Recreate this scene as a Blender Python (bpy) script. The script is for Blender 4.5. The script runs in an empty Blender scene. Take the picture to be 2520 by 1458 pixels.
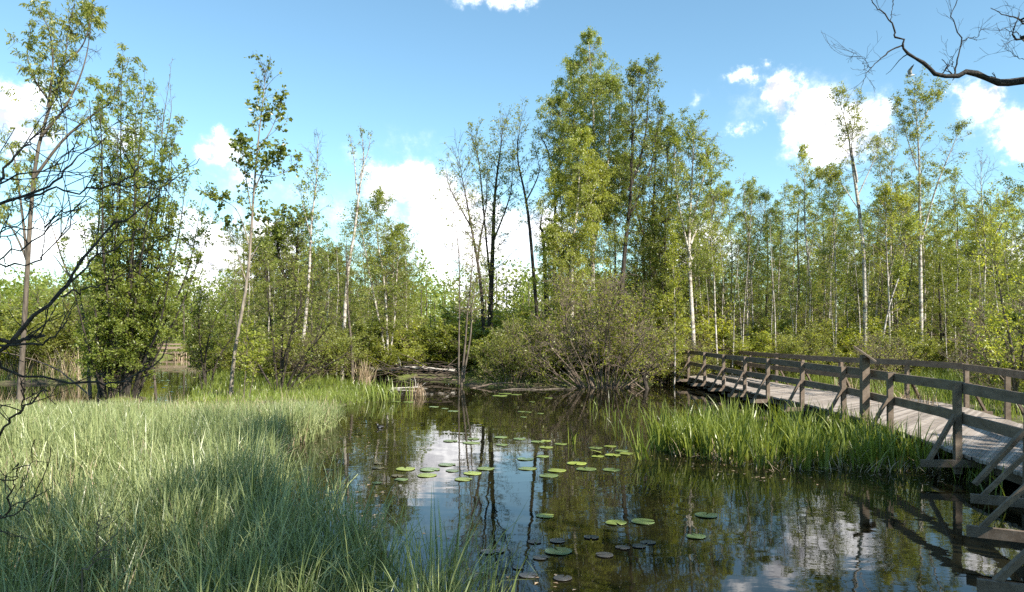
import bpy, math
import numpy as np
from mathutils import Vector

S = bpy.context.scene
COL = S.collection
F, CX, HY, EYE = 1800.0, 1260.0, 817.0, 2.1      # focal length, centre, horizon (photo measured at 2520 px width), eye height


def at(u, v, d):
    return np.array(((u - CX) / F * d, d, EYE + (HY - v) / F * d))


def onw(u, v, z=0.0):
    d = (EYE - z) * F / (v - HY)
    return np.array(((u - CX) / F * d, d, z))


# ------------------------------------------------------------------ materials
def newmat(name):
    m = bpy.data.materials.new(name)
    m.use_nodes = True
    nt = m.node_tree
    nt.nodes.clear()
    out = nt.nodes.new('ShaderNodeOutputMaterial')
    return m, nt, out


def N(nt, t, **kw):
    n = nt.nodes.new(t)
    for k, v in kw.items():
        if k.startswith('i_'):
            key = k[2:]
            n.inputs[int(key) if key.isdigit() else key].default_value = v
        else:
            setattr(n, k, v)
    return n


def ramp(nt, fac, stops):
    r = nt.nodes.new('ShaderNodeValToRGB')
    els = r.color_ramp.elements
    while len(els) < len(stops):
        els.new(0.5)
    for e, (p, c) in zip(els, stops):
        e.position = p
        e.color = (*c, 1)
    nt.links.new(fac, r.inputs[0])
    return r.outputs[0]


def leaf_mat(name, cols, trans=0.48, rough=0.38, tw=1.9, spec=0.5):
    m, nt, out = newmat(name)
    g = N(nt, 'ShaderNodeNewGeometry')
    oi = N(nt, 'ShaderNodeObjectInfo')
    tc = N(nt, 'ShaderNodeTexCoord')
    nz = N(nt, 'ShaderNodeTexNoise', i_Scale=0.9, i_Detail=2.0)
    nt.links.new(tc.outputs['Object'], nz.inputs['Vector'])
    a = N(nt, 'ShaderNodeMath', operation='MULTIPLY', i_1=0.5)
    nt.links.new(g.outputs['Random Per Island'], a.inputs[0])
    b = N(nt, 'ShaderNodeMath', operation='MULTIPLY_ADD', i_1=0.2)
    nt.links.new(oi.outputs['Random'], b.inputs[0])
    nt.links.new(a.outputs[0], b.inputs[2])
    c = N(nt, 'ShaderNodeMath', operation='MULTIPLY_ADD', i_1=0.4)
    nt.links.new(nz.outputs['Fac'], c.inputs[0])
    nt.links.new(b.outputs[0], c.inputs[2])
    col = ramp(nt, c.outputs[0], [(0.1, cols[0]), (0.5, cols[1]), (0.95, cols[2])])
    p = N(nt, 'ShaderNodeBsdfPrincipled')
    p.inputs['Roughness'].default_value = rough
    p.inputs['Specular IOR Level'].default_value = spec
    nt.links.new(col, p.inputs['Base Color'])
    t = N(nt, 'ShaderNodeBsdfTranslucent')
    mx = N(nt, 'ShaderNodeMixRGB', blend_type='MULTIPLY', i_Fac=1.0)
    mx.inputs[2].default_value = (tw * 1.12, tw * 1.05, tw * 0.5, 1)
    nt.links.new(col, mx.inputs[1])
    nt.links.new(mx.outputs[0], t.inputs['Color'])
    ms = N(nt, 'ShaderNodeMixShader', i_Fac=trans)
    nt.links.new(p.outputs[0], ms.inputs[1])
    nt.links.new(t.outputs[0], ms.inputs[2])
    nt.links.new(ms.outputs[0], out.inputs[0])
    return m


def bark_mat(name, c0, c1, scale=(14, 14, 3), bump=0.3):
    m, nt, out = newmat(name)
    tc = N(nt, 'ShaderNodeTexCoord')
    mp = N(nt, 'ShaderNodeMapping')
    mp.inputs['Scale'].default_value = scale
    nt.links.new(tc.outputs['Object'], mp.inputs['Vector'])
    nz = N(nt, 'ShaderNodeTexNoise', i_Scale=1.0, i_Detail=5.0, i_Roughness=0.65)
    nt.links.new(mp.outputs[0], nz.inputs['Vector'])
    col = ramp(nt, nz.outputs['Fac'], [(0.32, c0), (0.68, c1)])
    p = N(nt, 'ShaderNodeBsdfPrincipled')
    p.inputs['Roughness'].default_value = 0.85
    p.inputs['Specular IOR Level'].default_value = 0.2
    nt.links.new(col, p.inputs['Base Color'])
    b = N(nt, 'ShaderNodeBump', i_Strength=bump, i_Distance=0.02)
    nt.links.new(nz.outputs['Fac'], b.inputs['Height'])
    nt.links.new(b.outputs[0], p.inputs['Normal'])
    nt.links.new(p.outputs[0], out.inputs[0])
    return m


def birch_mat():
    m, nt, out = newmat('birch_bark')
    tc = N(nt, 'ShaderNodeTexCoord')
    mp = N(nt, 'ShaderNodeMapping')
    mp.inputs['Scale'].default_value = (5, 5, 11)
    nt.links.new(tc.outputs['Object'], mp.inputs['Vector'])
    nz = N(nt, 'ShaderNodeTexNoise', i_Scale=1.0, i_Detail=4.0, i_Roughness=0.6)
    nt.links.new(mp.outputs[0], nz.inputs['Vector'])
    n2 = N(nt, 'ShaderNodeTexNoise', i_Scale=1.3, i_Detail=3.0)
    nt.links.new(tc.outputs['Object'], n2.inputs['Vector'])
    ad = N(nt, 'ShaderNodeMath', operation='MULTIPLY_ADD', i_1=0.55)
    nt.links.new(n2.outputs['Fac'], ad.inputs[0])
    nt.links.new(nz.outputs['Fac'], ad.inputs[2])
    col = ramp(nt, ad.outputs[0], [(0.62, (0.045, 0.038, 0.032)), (0.72, (0.26, 0.22, 0.18)), (0.86, (0.50, 0.46, 0.41))])
    p = N(nt, 'ShaderNodeBsdfPrincipled')
    p.inputs['Roughness'].default_value = 0.7
    nt.links.new(col, p.inputs['Base Color'])
    nt.links.new(p.outputs[0], out.inputs[0])
    return m


def wood_mat(name, c0, c1, c2):
    m, nt, out = newmat(name)
    g = N(nt, 'ShaderNodeNewGeometry')
    tc = N(nt, 'ShaderNodeTexCoord')
    mp = N(nt, 'ShaderNodeMapping')
    mp.inputs['Scale'].default_value = (9, 3, 9)
    nt.links.new(tc.outputs['Object'], mp.inputs['Vector'])
    nz = N(nt, 'ShaderNodeTexNoise', i_Scale=1.0, i_Detail=6.0, i_Roughness=0.7)
    nt.links.new(mp.outputs[0], nz.inputs['Vector'])
    a = N(nt, 'ShaderNodeMath', operation='MULTIPLY_ADD', i_1=0.35)
    nt.links.new(g.outputs['Random Per Island'], a.inputs[0])
    b = N(nt, 'ShaderNodeMath', operation='MULTIPLY', i_1=0.75)
    nt.links.new(nz.outputs['Fac'], b.inputs[0])
    nt.links.new(b.outputs[0], a.inputs[2])
    col = ramp(nt, a.outputs[0], [(0.25, c0), (0.52, c1), (0.8, c2)])
    p = N(nt, 'ShaderNodeBsdfPrincipled')
    p.inputs['Roughness'].default_value = 0.75
    p.inputs['Specular IOR Level'].default_value = 0.3
    nt.links.new(col, p.inputs['Base Color'])
    bp = N(nt, 'ShaderNodeBump', i_Strength=0.25, i_Distance=0.01)
    nt.links.new(nz.outputs['Fac'], bp.inputs['Height'])
    nt.links.new(bp.outputs[0], p.inputs['Normal'])
    nt.links.new(p.outputs[0], out.inputs[0])
    return m


def plain_mat(name, c, rough=0.6):
    m, nt, out = newmat(name)
    tc = N(nt, 'ShaderNodeTexCoord')
    nz = N(nt, 'ShaderNodeTexNoise', i_Scale=30.0, i_Detail=3.0)
    nt.links.new(tc.outputs['Object'], nz.inputs['Vector'])
    col = ramp(nt, nz.outputs['Fac'], [(0.3, tuple(x * 0.8 for x in c)), (0.7, tuple(min(1, x * 1.15) for x in c))])
    p = N(nt, 'ShaderNodeBsdfPrincipled')
    p.inputs['Roughness'].default_value = rough
    nt.links.new(col, p.inputs['Base Color'])
    nt.links.new(p.outputs[0], out.inputs[0])
    return m


M = {}
M['birch_leaf'] = leaf_mat('birch_leaf', [(0.115, 0.145, 0.026), (0.195, 0.235, 0.046), (0.31, 0.34, 0.095)])
M['yellow_leaf'] = leaf_mat('yellow_leaf', [(0.15, 0.175, 0.026), (0.24, 0.27, 0.042), (0.35, 0.365, 0.085)])
M['alder_leaf'] = leaf_mat('alder_leaf', [(0.075, 0.10, 0.018), (0.135, 0.165, 0.03), (0.23, 0.255, 0.06)], trans=0.40, rough=0.36)
M['willow_leaf'] = leaf_mat('willow_leaf', [(0.12, 0.142, 0.028), (0.195, 0.22, 0.046), (0.32, 0.33, 0.11)], rough=0.38)
M['dark_leaf'] = leaf_mat('dark_leaf', [(0.06, 0.09, 0.018), (0.105, 0.14, 0.028), (0.18, 0.215, 0.05)], trans=0.38)
M['sedge'] = leaf_mat('sedge', [(0.035, 0.052, 0.016), (0.155, 0.195, 0.066), (0.40, 0.43, 0.20)], trans=0.15, rough=0.36, tw=1.2)
M['iris'] = leaf_mat('iris', [(0.055, 0.08, 0.012), (0.12, 0.16, 0.024), (0.25, 0.285, 0.06)], trans=0.35, rough=0.35, tw=1.4)
M['grass'] = leaf_mat('grass', [(0.10, 0.14, 0.02), (0.18, 0.24, 0.04), (0.30, 0.33, 0.09)], trans=0.35, tw=1.3)
M['straw'] = leaf_mat('straw', [(0.20, 0.13, 0.08), (0.38, 0.28, 0.18), (0.55, 0.45, 0.31)], trans=0.2, tw=1.0, rough=0.6)
M['birch_bark'] = birch_mat()
M['grey_bark'] = bark_mat('grey_bark', (0.045, 0.036, 0.028), (0.17, 0.14, 0.11))
M['dark_bark'] = bark_mat('dark_bark', (0.016, 0.013, 0.011), (0.075, 0.062, 0.05))
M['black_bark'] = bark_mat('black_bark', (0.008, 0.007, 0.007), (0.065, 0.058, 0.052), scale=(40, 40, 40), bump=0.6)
M['pale_bark'] = bark_mat('pale_bark', (0.09, 0.072, 0.055), (0.33, 0.28, 0.225))
M['twig'] = bark_mat('twig_bark', (0.07, 0.05, 0.038), (0.21, 0.165, 0.125), bump=0.1)
M['dark_twig'] = bark_mat('dark_twig_bark', (0.03, 0.022, 0.018), (0.10, 0.078, 0.06), bump=0.1)
M['wood'] = wood_mat('weathered_wood', (0.045, 0.031, 0.022), (0.125, 0.092, 0.066), (0.23, 0.18, 0.138))
M['deckwood'] = wood_mat('deck_wood', (0.12, 0.10, 0.084), (0.235, 0.20, 0.17), (0.36, 0.315, 0.275))
M['tanwood'] = wood_mat('tan_wood', (0.17, 0.12, 0.09), (0.28, 0.21, 0.16), (0.36, 0.29, 0.23))


# ------------------------------------------------------------------ mesh helpers
def mesh_obj(name, parts, mats, parent=None, origin=None, smooth=False):
    """parts: list of (verts (n,3), quads (m,4), slot)."""
    vs, fs, ms, off = [], [], [], 0
    for v, f, k in parts:
        v = np.asarray(v, dtype=np.float32).reshape(-1, 3)
        f = np.asarray(f, dtype=np.int32).reshape(-1, 4)
        vs.append(v); fs.append(f + off); ms.append(np.full(len(f), k, np.int32)); off += len(v)
    v = np.concatenate(vs); f = np.concatenate(fs); mi = np.concatenate(ms)
    if origin is not None:
        v = v - np.asarray(origin, dtype=np.float32)
    me = bpy.data.meshes.new(name)
    me.vertices.add(len(v)); me.vertices.foreach_set('co', v.ravel())
    me.loops.add(len(f) * 4); me.loops.foreach_set('vertex_index', f.ravel())
    me.polygons.add(len(f))
    me.polygons.foreach_set('loop_start', np.arange(0, len(f) * 4, 4, dtype=np.int32))
    for m in mats:
        me.materials.append(m)
    me.polygons.foreach_set('material_index', mi)
    me.polygons.foreach_set('use_smooth', np.full(len(f), bool(smooth)))
    me.update(calc_edges=True)
    o = bpy.data.objects.new(name, me)
    COL.objects.link(o)
    if parent is not None:
        o.parent = parent
    return o


def empty(name, loc, label, cat, group=None, rz=0.0):
    o = bpy.data.objects.new(name, None)
    COL.objects.link(o)
    o.empty_display_size = 0.2
    o.location = [float(x) for x in loc]
    o.rotation_euler = (0, 0, rz)
    tag(o, label, cat, group)
    return o


def tag(o, label, cat, group=None, kind=None):
    o['label'] = label
    o['category'] = cat
    if group:
        o['group'] = group
    if kind:
        o['kind'] = kind
    return o


def copy_tree(o, parent=None):
    c = o.copy()
    COL.objects.link(c)
    if parent is not None:
        c.parent = parent
    for ch in list(o.children):
        copy_tree(ch, c)
    return c


def nrm(a):
    return a / np.maximum(np.linalg.norm(a, axis=-1, keepdims=True), 1e-9)


def tubes(P, R, sides=5):
    """P (n,k,3), R (n,k) -> verts, quads."""
    n, k, _ = P.shape
    T = nrm(np.gradient(P, axis=1))
    D = nrm(P[:, -1] - P[:, 0])
    ref = np.where(np.abs(D[:, 2:3]) > 0.75, np.array([[1.0, 0.1, 0.0]]), np.array([[0.05, 0.0, 1.0]]))
    A = nrm(np.cross(T, ref[:, None, :]))
    B = np.cross(T, A)
    ang = np.arange(sides) * 2 * math.pi / sides
    V = P[:, :, None, :] + R[:, :, None, None] * (np.cos(ang)[None, None, :, None] * A[:, :, None, :] + np.sin(ang)[None, None, :, None] * B[:, :, None, :])
    idx = np.arange(n * k * sides).reshape(n, k, sides)
    a = idx[:, :-1, :]; b = np.roll(a, -1, axis=2); d = idx[:, 1:, :]; c = np.roll(d, -1, axis=2)
    Q = np.stack([a, b, c, d], axis=-1).reshape(-1, 4)
    return V.reshape(-1, 3), Q


def resample(pts, k):
    pts = np.asarray(pts, float)
    n = len(pts)
    if n == 2:
        t = np.linspace(0, 1, k)[:, None]
        return pts[0] * (1 - t) + pts[1] * t
    e = np.vstack([2 * pts[0] - pts[1], pts, 2 * pts[-1] - pts[-2]])      # Catmull-Rom
    x = np.linspace(0, n - 1, k)
    i = np.minimum(x.astype(int), n - 2)
    t = (x - i)[:, None]
    p0, p1, p2, p3 = e[i], e[i + 1], e[i + 2], e[i + 3]
    return 0.5 * (2 * p1 + (p2 - p0) * t + (2 * p0 - 5 * p1 + 4 * p2 - p3) * t ** 2 + (3 * p1 - p0 - 3 * p2 + p3) * t ** 3)


def sample(P, idx, s):
    k = P.shape[1]
    x = np.clip(s, 0, 0.9999) * (k - 1)
    i = x.astype(int)
    f = (x - i)[:, None]
    return P[idx, i] * (1 - f) + P[idx, i + 1] * f, nrm(P[idx, i + 1] - P[idx, i])


def paths(rng, st, dr, L, k, bend, wob):
    """Curved paths from st along dr; bend = vertical curl (fraction of length)."""
    n = len(st)
    s = np.linspace(0, 1, k)[None, :, None]
    g = np.zeros((n, 1, 3)); g[:, 0, 2] = bend
    ph = rng.uniform(0, 6.28, (n, 1, 3)); fr = rng.uniform(3, 7, (n, 1, 3))
    w = (np.sin(s * fr + ph) - np.sin(ph)) * wob
    return st[:, None, :] + L[:, None, None] * (dr[:, None, :] * s + g * s ** 2 + w * s)


def leaves(rng, C, ax, size, ratio, flat=0.5):
    n = len(C)
    L = size * rng.uniform(0.5, 1.4, (n, 1))
    up = np.zeros((n, 3)); up[:, 2] = flat
    nn = nrm(up + rng.normal(0, 0.6, (n, 3)))
    w = nrm(np.cross(ax, nn))
    nv = np.cross(w, ax)
    W = L * ratio * 0.5
    f = L * rng.uniform(-0.02, 0.10, (n, 1))
    mid = C + ax * L * 0.42
    V = np.stack([C, mid + w * W + nv * f, C + ax * L - nv * f, mid - w * W + nv * f], axis=1)
    return V.reshape(-1, 3), np.arange(n * 4).reshape(n, 4)


PROF = {
    'spire': lambda t: (1.02 - t) ** 0.75 * np.clip(0.55 + 2.2 * t, 0, 1),
    'round': lambda t: np.sin(np.pi * (0.12 + 0.80 * t)) ** 0.7,
    'top': lambda t: np.sin(np.pi * np.clip(0.05 + 0.88 * t, 0, 1)) ** 0.8 * (0.35 + 0.65 * t),
    'even': lambda t: 0.75 + 0.25 * (1 - t),
    'cone': lambda t: (1.04 - t),
    'spire2': lambda t: np.clip((1.03 - t) * 4.2, 0, 1) ** 0.8 * np.clip(0.6 + 1.2 * t, 0, 1),
    'column': lambda t: np.clip((1.03 - t) * 2.6, 0, 1) ** 0.75 * np.clip(0.7 + 1.5 * t, 0, 1),
}

DEF = dict(n1=40, t0=0.25, t1=1.0, L1=1.4, prof='spire', up=(20, 60), bend1=0.0, n2=6, r2=0.45, bend2=-0.1, nl=8, nl1=2,
           ls=0.075, lw=0.62, droop=0.4, jit=0.05, gap=0.12, wob=0.06, r1=0.011, r2w=0.0045, k=14, sides=7, leafy=(0.0, 1.0))


def build_plant(seed, stems, radii, P=None):
    """stems: list of polylines (world or local). Returns stem tubes list, twig part, leaf part."""
    p = dict(DEF); p.update(P or {})
    rng = np.random.default_rng(seed)
    k = p['k']
    SP = np.stack([resample(s, k) for s in stems])
    n = len(SP)
    H = np.linalg.norm(SP[:, -1] - SP[:, 0], axis=1)
    t = np.linspace(0, 1, k)
    ph = rng.uniform(0, 6.28, (n, 1, 3)); fr = rng.uniform(4, 11, (n, 1, 3))
    wv = np.sin(t[None, :, None] * fr + ph) * p.get('swob', 0.006) * H[:, None, None] * np.sin(np.pi * np.clip(t, 0, 1))[None, :, None] ** 0.5
    wv[:, :, 2] *= 0.2
    SP = SP + wv
    rad = np.asarray(radii, float)[:, None] * ((1 - t[None, :]) ** 0.85 * 0.96 + 0.04)
    rad = np.maximum(rad, 0.006)
    rad[:, 0] *= 1.18
    rad[:, -1] = 0.003
    stem_parts = [tubes(SP[i:i + 1], rad[i:i + 1], p['sides']) for i in range(n)]
    # first order
    Hm = H.max()
    idx, tt = [], []
    for i in range(n):
        m = max(3, int(p['n1'] * (0.12 + 0.88 * H[i] / Hm)))
        q = (np.arange(m) + rng.uniform(0, 1, m)) / m
        q = q[rng.uniform(0, 1, m) > p['gap']]
        idx.append(np.full(len(q), i)); tt.append(q)
    idx = np.concatenate(idx); q = np.concatenate(tt)
    m = len(q)
    s = p['t0'] + (p['t1'] - p['t0']) * q
    st, tg = sample(SP, idx, s)
    az = np.arange(m) * 2.39996 + rng.uniform(-0.6, 0.6, m)
    el = np.radians(p['up'][0] + (p['up'][1] - p['up'][0]) * q + rng.normal(0, 11, m))
    dr = np.stack([np.cos(az) * np.cos(el), np.sin(az) * np.cos(el), np.sin(el)], axis=1)
    dr = nrm(dr + 0.25 * tg)
    L = p['L1'] * PROF[p['prof']](q) * rng.uniform(0.55, 1.2, m) * (0.5 + 0.5 * H[idx] / Hm)
    L = np.maximum(L, 0.15)
    B1 = paths(rng, st, dr, L, 6, p['bend1'] + rng.normal(0, 0.06, m), p['wob'])
    f = np.linspace(1, 0.25, 6)[None, :]
    R1 = np.maximum(p['r1'] * (L / p['L1'])[:, None] * f, 0.003)
    tw = [tubes(B1, R1, 4)]
    # second order
    n2 = p['n2']
    i2 = np.repeat(np.arange(m), n2)
    s2 = rng.uniform(0.2, 1.0, len(i2))
    st2, tg2 = sample(B1, i2, s2)
    rnd = nrm(rng.normal(0, 1, (len(i2), 3)))
    d2 = nrm(0.75 * tg2 + 0.75 * rnd)
    L2 = np.maximum(p['r2'] * L[i2] * (1.15 - 0.6 * s2) * rng.uniform(0.5, 1.25, len(i2)), 0.10)
    B2 = paths(rng, st2, d2, L2, 4, p['bend2'] + rng.normal(0, 0.1, len(i2)), p['wob'])
    R2 = np.full((len(i2), 4), p['r2w']) * np.array([1, 0.9, 0.75, 0.5])[None, :]
    tw.append(tubes(B2, R2, 3))
    twv = np.concatenate([tw[0][0], tw[1][0]]); twf = np.concatenate([tw[0][1], tw[1][1] + len(tw[0][0])])
    # leaves
    a, b = p['leafy']
    ok2 = (q[i2] >= a) & (q[i2] <= b)
    w2 = np.where(ok2)[0]
    # whole twigs stay bare here and there: gaps in the crown
    w2 = w2[rng.uniform(0, 1, len(w2)) > p.get('bare', 0.1)]
    q3 = B2[w2, 2]                                      # leafy clumps with open places between them
    cn = np.zeros(len(w2))
    for _ in range(7):
        cn += np.sin(q3 @ (nrm(rng.normal(0, 1, 3)) * rng.uniform(2.0, 6.0)) + rng.uniform(0, 6.28))
    w2 = w2[cn > p.get('cl', -1.3) + rng.normal(0, 0.5, len(w2))]
    il = np.repeat(w2, p['nl'])
    lv = None
    if len(il):
        sl = rng.uniform(0.15, 1.0, len(il))
        c, tg3 = sample(B2, il, sl)
        if p['nl1']:
            w1 = np.where((q >= a) & (q <= b))[0]
            i1 = np.repeat(w1, p['nl1'] * 4)
            c1, t1 = sample(B1, i1, rng.uniform(0.35, 1.0, len(i1)))
            c = np.concatenate([c, c1]); tg3 = np.concatenate([tg3, t1])
        c = c + rng.normal(0, p['jit'], c.shape)
        ax = 0.6 * tg3 + rng.normal(0, 0.55, c.shape)
        ax[:, 2] -= p['droop']
        lv = leaves(rng, c, nrm(ax), p['ls'], p['lw'])
    return stem_parts, (twv, twf), lv


def tree(name, label, cat, group, seed, stems, radii, P, bark, twig, leaf, split=False, base=None, trunk_name='trunk'):
    """thing > trunk (or one stem each) + crown (twigs and leaves)."""
    base = np.array(stems[0][0], float) if base is None else np.asarray(base, float)
    root = empty(name, base, label, cat, group)
    sp, tw, lv = build_plant(seed, stems, radii, P)
    if split:
        for v, f in sp:
            mesh_obj('stem', [(v, f, 0)], [M[bark]], root, base, True)
    else:
        mesh_obj(trunk_name, [(v, f, 0) for v, f in sp], [M[bark]], root, base, True)
    parts = [(tw[0], tw[1], 0)]
    if lv is not None:
        parts.append((lv[0], lv[1], 1))
    mesh_obj('crown', parts, [M[twig], M[leaf]], root, base)
    return root


def st(d, pts, jit=0.0, seed=0):
    """a stem traced at its distance d; jit bends it in depth."""
    r = np.random.default_rng(seed)
    a = r.uniform(-jit, jit)
    n = len(pts)
    return [at(u, v, d) + np.array([0, a * i / max(1, n - 1), 0]) for i, (u, v) in enumerate(pts)]


# ------------------------------------------------------------------ camera, light, world
SUN = Vector((-0.90, 0.80, -1.0)).normalized()          # direction the light travels
cam = bpy.data.cameras.new('camera'); co = bpy.data.objects.new('camera', cam); COL.objects.link(co)
co.location = (0, 0, EYE); co.rotation_euler = (math.radians(90), 0, 0)
cam.sensor_width = 36.0; cam.lens = 36.0 * F / 2520.0
cam.shift_y = (HY - 729.0) / 2520.0
cam.clip_start = 0.05; cam.clip_end = 3000
S.camera = co

sl = bpy.data.lights.new('sun', 'SUN'); so = bpy.data.objects.new('sun', sl); COL.objects.link(so)
sl.energy = 5.0; sl.angle = math.radians(0.55); sl.color = (1.0, 0.93, 0.82)
so.rotation_euler = SUN.to_track_quat('-Z', 'Y').to_euler(); so.location = (20, -20, 30)

W = bpy.data.worlds.new('World'); S.world = W; W.use_nodes = True
nt = W.node_tree; nt.nodes.clear()
wo = N(nt, 'ShaderNodeOutputWorld')
bg = N(nt, 'ShaderNodeBackground', i_Strength=0.088)
sky = N(nt, 'ShaderNodeTexSky', sky_type='NISHITA', sun_disc=False)
sky.sun_elevation = math.asin(-SUN.z); sky.sun_rotation = math.atan2(-SUN.x, -SUN.y)
sky.air_density = 1.0; sky.dust_density = 0.15; sky.ozone_density = 1.0
tint = N(nt, 'ShaderNodeMixRGB', blend_type='MULTIPLY', i_Fac=1.0)
tint.inputs[2].default_value = (0.93, 1.17, 1.13, 1)
nt.links.new(sky.outputs[0], tint.inputs[1])
tc = N(nt, 'ShaderNodeTexCoord')
sx = N(nt, 'ShaderNodeSeparateXYZ'); nt.links.new(tc.outputs['Generated'], sx.inputs[0])
azn = N(nt, 'ShaderNodeMath', operation='ARCTAN2'); nt.links.new(sx.outputs[0], azn.inputs[0]); nt.links.new(sx.outputs[1], azn.inputs[1])
eln = N(nt, 'ShaderNodeMath', operation='ARCSINE'); nt.links.new(sx.outputs[2], eln.inputs[0])
ae = N(nt, 'ShaderNodeCombineXYZ'); nt.links.new(azn.outputs[0], ae.inputs[0]); nt.links.new(eln.outputs[0], ae.inputs[1])
nz = N(nt, 'ShaderNodeTexNoise', i_Scale=13.0, i_Detail=9.0, i_Roughness=0.68); nt.links.new(ae.outputs[0], nz.inputs['Vector'])
nsub = N(nt, 'ShaderNodeVectorMath', operation='SUBTRACT'); nsub.inputs[1].default_value = (0.5, 0.5, 0.5)
nt.links.new(nz.outputs['Color'], nsub.inputs[0])
nmul = N(nt, 'ShaderNodeVectorMath', operation='MULTIPLY'); nmul.inputs[1].default_value = (0.12, 0.095, 0.0)
nt.links.new(nsub.outputs[0], nmul.inputs[0])
dist = N(nt, 'ShaderNodeVectorMath', operation='ADD'); nt.links.new(ae.outputs[0], dist.inputs[0]); nt.links.new(nmul.outputs[0], dist.inputs[1])
CLOUDS = [  # bearing and height measured on the photo: u, v, half width, half height, weight
    (35, 255, 90, 75, 1.0), (60, 330, 110, 60, .75), (310, 350, 60, 45, .8), (170, 610, 130, 80, .9), (60, 640, 120, 60, .8),
    (540, 355, 75, 55, 1.0), (600, 430, 110, 50, .5), (520, 620, 150, 130, 1.0), (660, 610, 110, 100, 1.0), (560, 720, 200, 90, 1.0),
    (1000, 450, 140, 90, 1.1), (1090, 500, 135, 95, 1.2), (920, 400, 110, 60, .48), (1150, 600, 220, 130, 1.1), (1330, 560, 120, 100, .9), (1250, 720, 220, 110, 1.0),
    (850, 520, 130, 90, .5), (760, 430, 90, 60, .3),
    (1240, -8, 175, 36, .78), (1835, 185, 45, 30, .75), (1925, 225, 65, 62, 1.0), (1995, 300, 85, 75, 1.1), (2100, 310, 95, 75, 1.1), (2040, 370, 110, 60, .9), (1885, 150, 30, 25, .55),
    (2388, 250, 66, 60, 1.0), (2490, 330, 62, 66, 1.05), (1730, 250, 45, 34, .48), (1830, 322, 35, 26, .5), (1872, 305, 20, 20, .5),
    (1000, 350, 160, 60, .40), (1120, 400, 120, 50, .42), (480, 450, 120, 45, .42), (2030, 260, 170, 120, .42), (2440, 290, 150, 100, .42), (1860, 250, 120, 90, .40), (250, 300, 120, 60, .40), (700, 470, 120, 60, .42),
    (1700, 610, 150, 120, .9), (2430, 640, 200, 90, .85), (2050, 620, 200, 70, .7),
]
acc = None
for (u, v, ru, rv, wt) in CLOUDS:
    d = np.array(((u - CX) / F, 1.0, (HY - v) / F)); d /= np.linalg.norm(d)
    a0, e0 = math.atan2(d[0], d[1]), math.asin(d[2])
    sub = N(nt, 'ShaderNodeVectorMath', operation='SUBTRACT'); sub.inputs[1].default_value = (a0, e0, 0)
    nt.links.new(dist.outputs[0], sub.inputs[0])
    mul = N(nt, 'ShaderNodeVectorMath', operation='MULTIPLY')
    mul.inputs[1].default_value = (F / ru * 0.80, F / rv * 0.80, 0)
    nt.links.new(sub.outputs[0], mul.inputs[0])
    ln = N(nt, 'ShaderNodeVectorMath', operation='LENGTH'); nt.links.new(mul.outputs[0], ln.inputs[0])
    inv = N(nt, 'ShaderNodeMath', operation='MULTIPLY_ADD', i_1=-wt, i_2=wt); nt.links.new(ln.outputs['Value'], inv.inputs[0])
    if acc is None:
        acc = inv.outputs[0]
    else:
        mx = N(nt, 'ShaderNodeMath', operation='SMOOTH_MAX', i_2=0.15); nt.links.new(acc, mx.inputs[0]); nt.links.new(inv.outputs[0], mx.inputs[1]); acc = mx.outputs[0]
nz2 = N(nt, 'ShaderNodeTexNoise', i_Scale=24.0, i_Detail=9.0, i_Roughness=0.66); nt.links.new(ae.outputs[0], nz2.inputs['Vector'])
adn = N(nt, 'ShaderNodeMath', operation='MULTIPLY_ADD', i_1=0.55); nt.links.new(nz2.outputs['Fac'], adn.inputs[0]); nt.links.new(acc, adn.inputs[2])
cm = N(nt, 'ShaderNodeMapRange', interpolation_type='SMOOTHSTEP'); cm.inputs['From Min'].default_value = 0.42; cm.inputs['From Max'].default_value = 1.06
nt.links.new(adn.outputs[0], cm.inputs['Value'])
ccol = ramp(nt, nz2.outputs['Fac'], [(0.38, (0.36, 0.36, 0.40)), (0.56, (1.0, 0.99, 0.98))])
cs = N(nt, 'ShaderNodeMixRGB', blend_type='MULTIPLY', i_Fac=1.0); cs.inputs[2].default_value = (13.0, 13.0, 13.2, 1)
nt.links.new(ccol, cs.inputs[1])
cpw = N(nt, 'ShaderNodeMath', operation='POWER', i_1=1.8); nt.links.new(cm.outputs[0], cpw.inputs[0])
mixc = N(nt, 'ShaderNodeMixRGB'); nt.links.new(cpw.outputs[0], mixc.inputs[0]); nt.links.new(tint.outputs[0], mixc.inputs[1]); nt.links.new(cs.outputs[0], mixc.inputs[2])
nt.links.new(mixc.outputs[0], bg.inputs[0]); nt.links.new(bg.outputs[0], wo.inputs[0])

vs = S.view_settings
S.display_settings.display_device = 'sRGB'
vs.view_transform = 'Standard'; vs.look = 'None'; vs.gamma = 1.0; vs.use_curve_mapping = False
vs.exposure = 1.22
S.render.engine = 'CYCLES'
cy = S.cycles
cy.max_bounces = 6; cy.diffuse_bounces = 3; cy.glossy_bounces = 3; cy.transmission_bounces = 4; cy.transparent_max_bounces = 4
cy.caustics_reflective = False; cy.caustics_refractive = False
cy.use_denoising = False
cy.sample_clamp_indirect = 6.0
S.render.filter_size = 1.3

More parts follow.
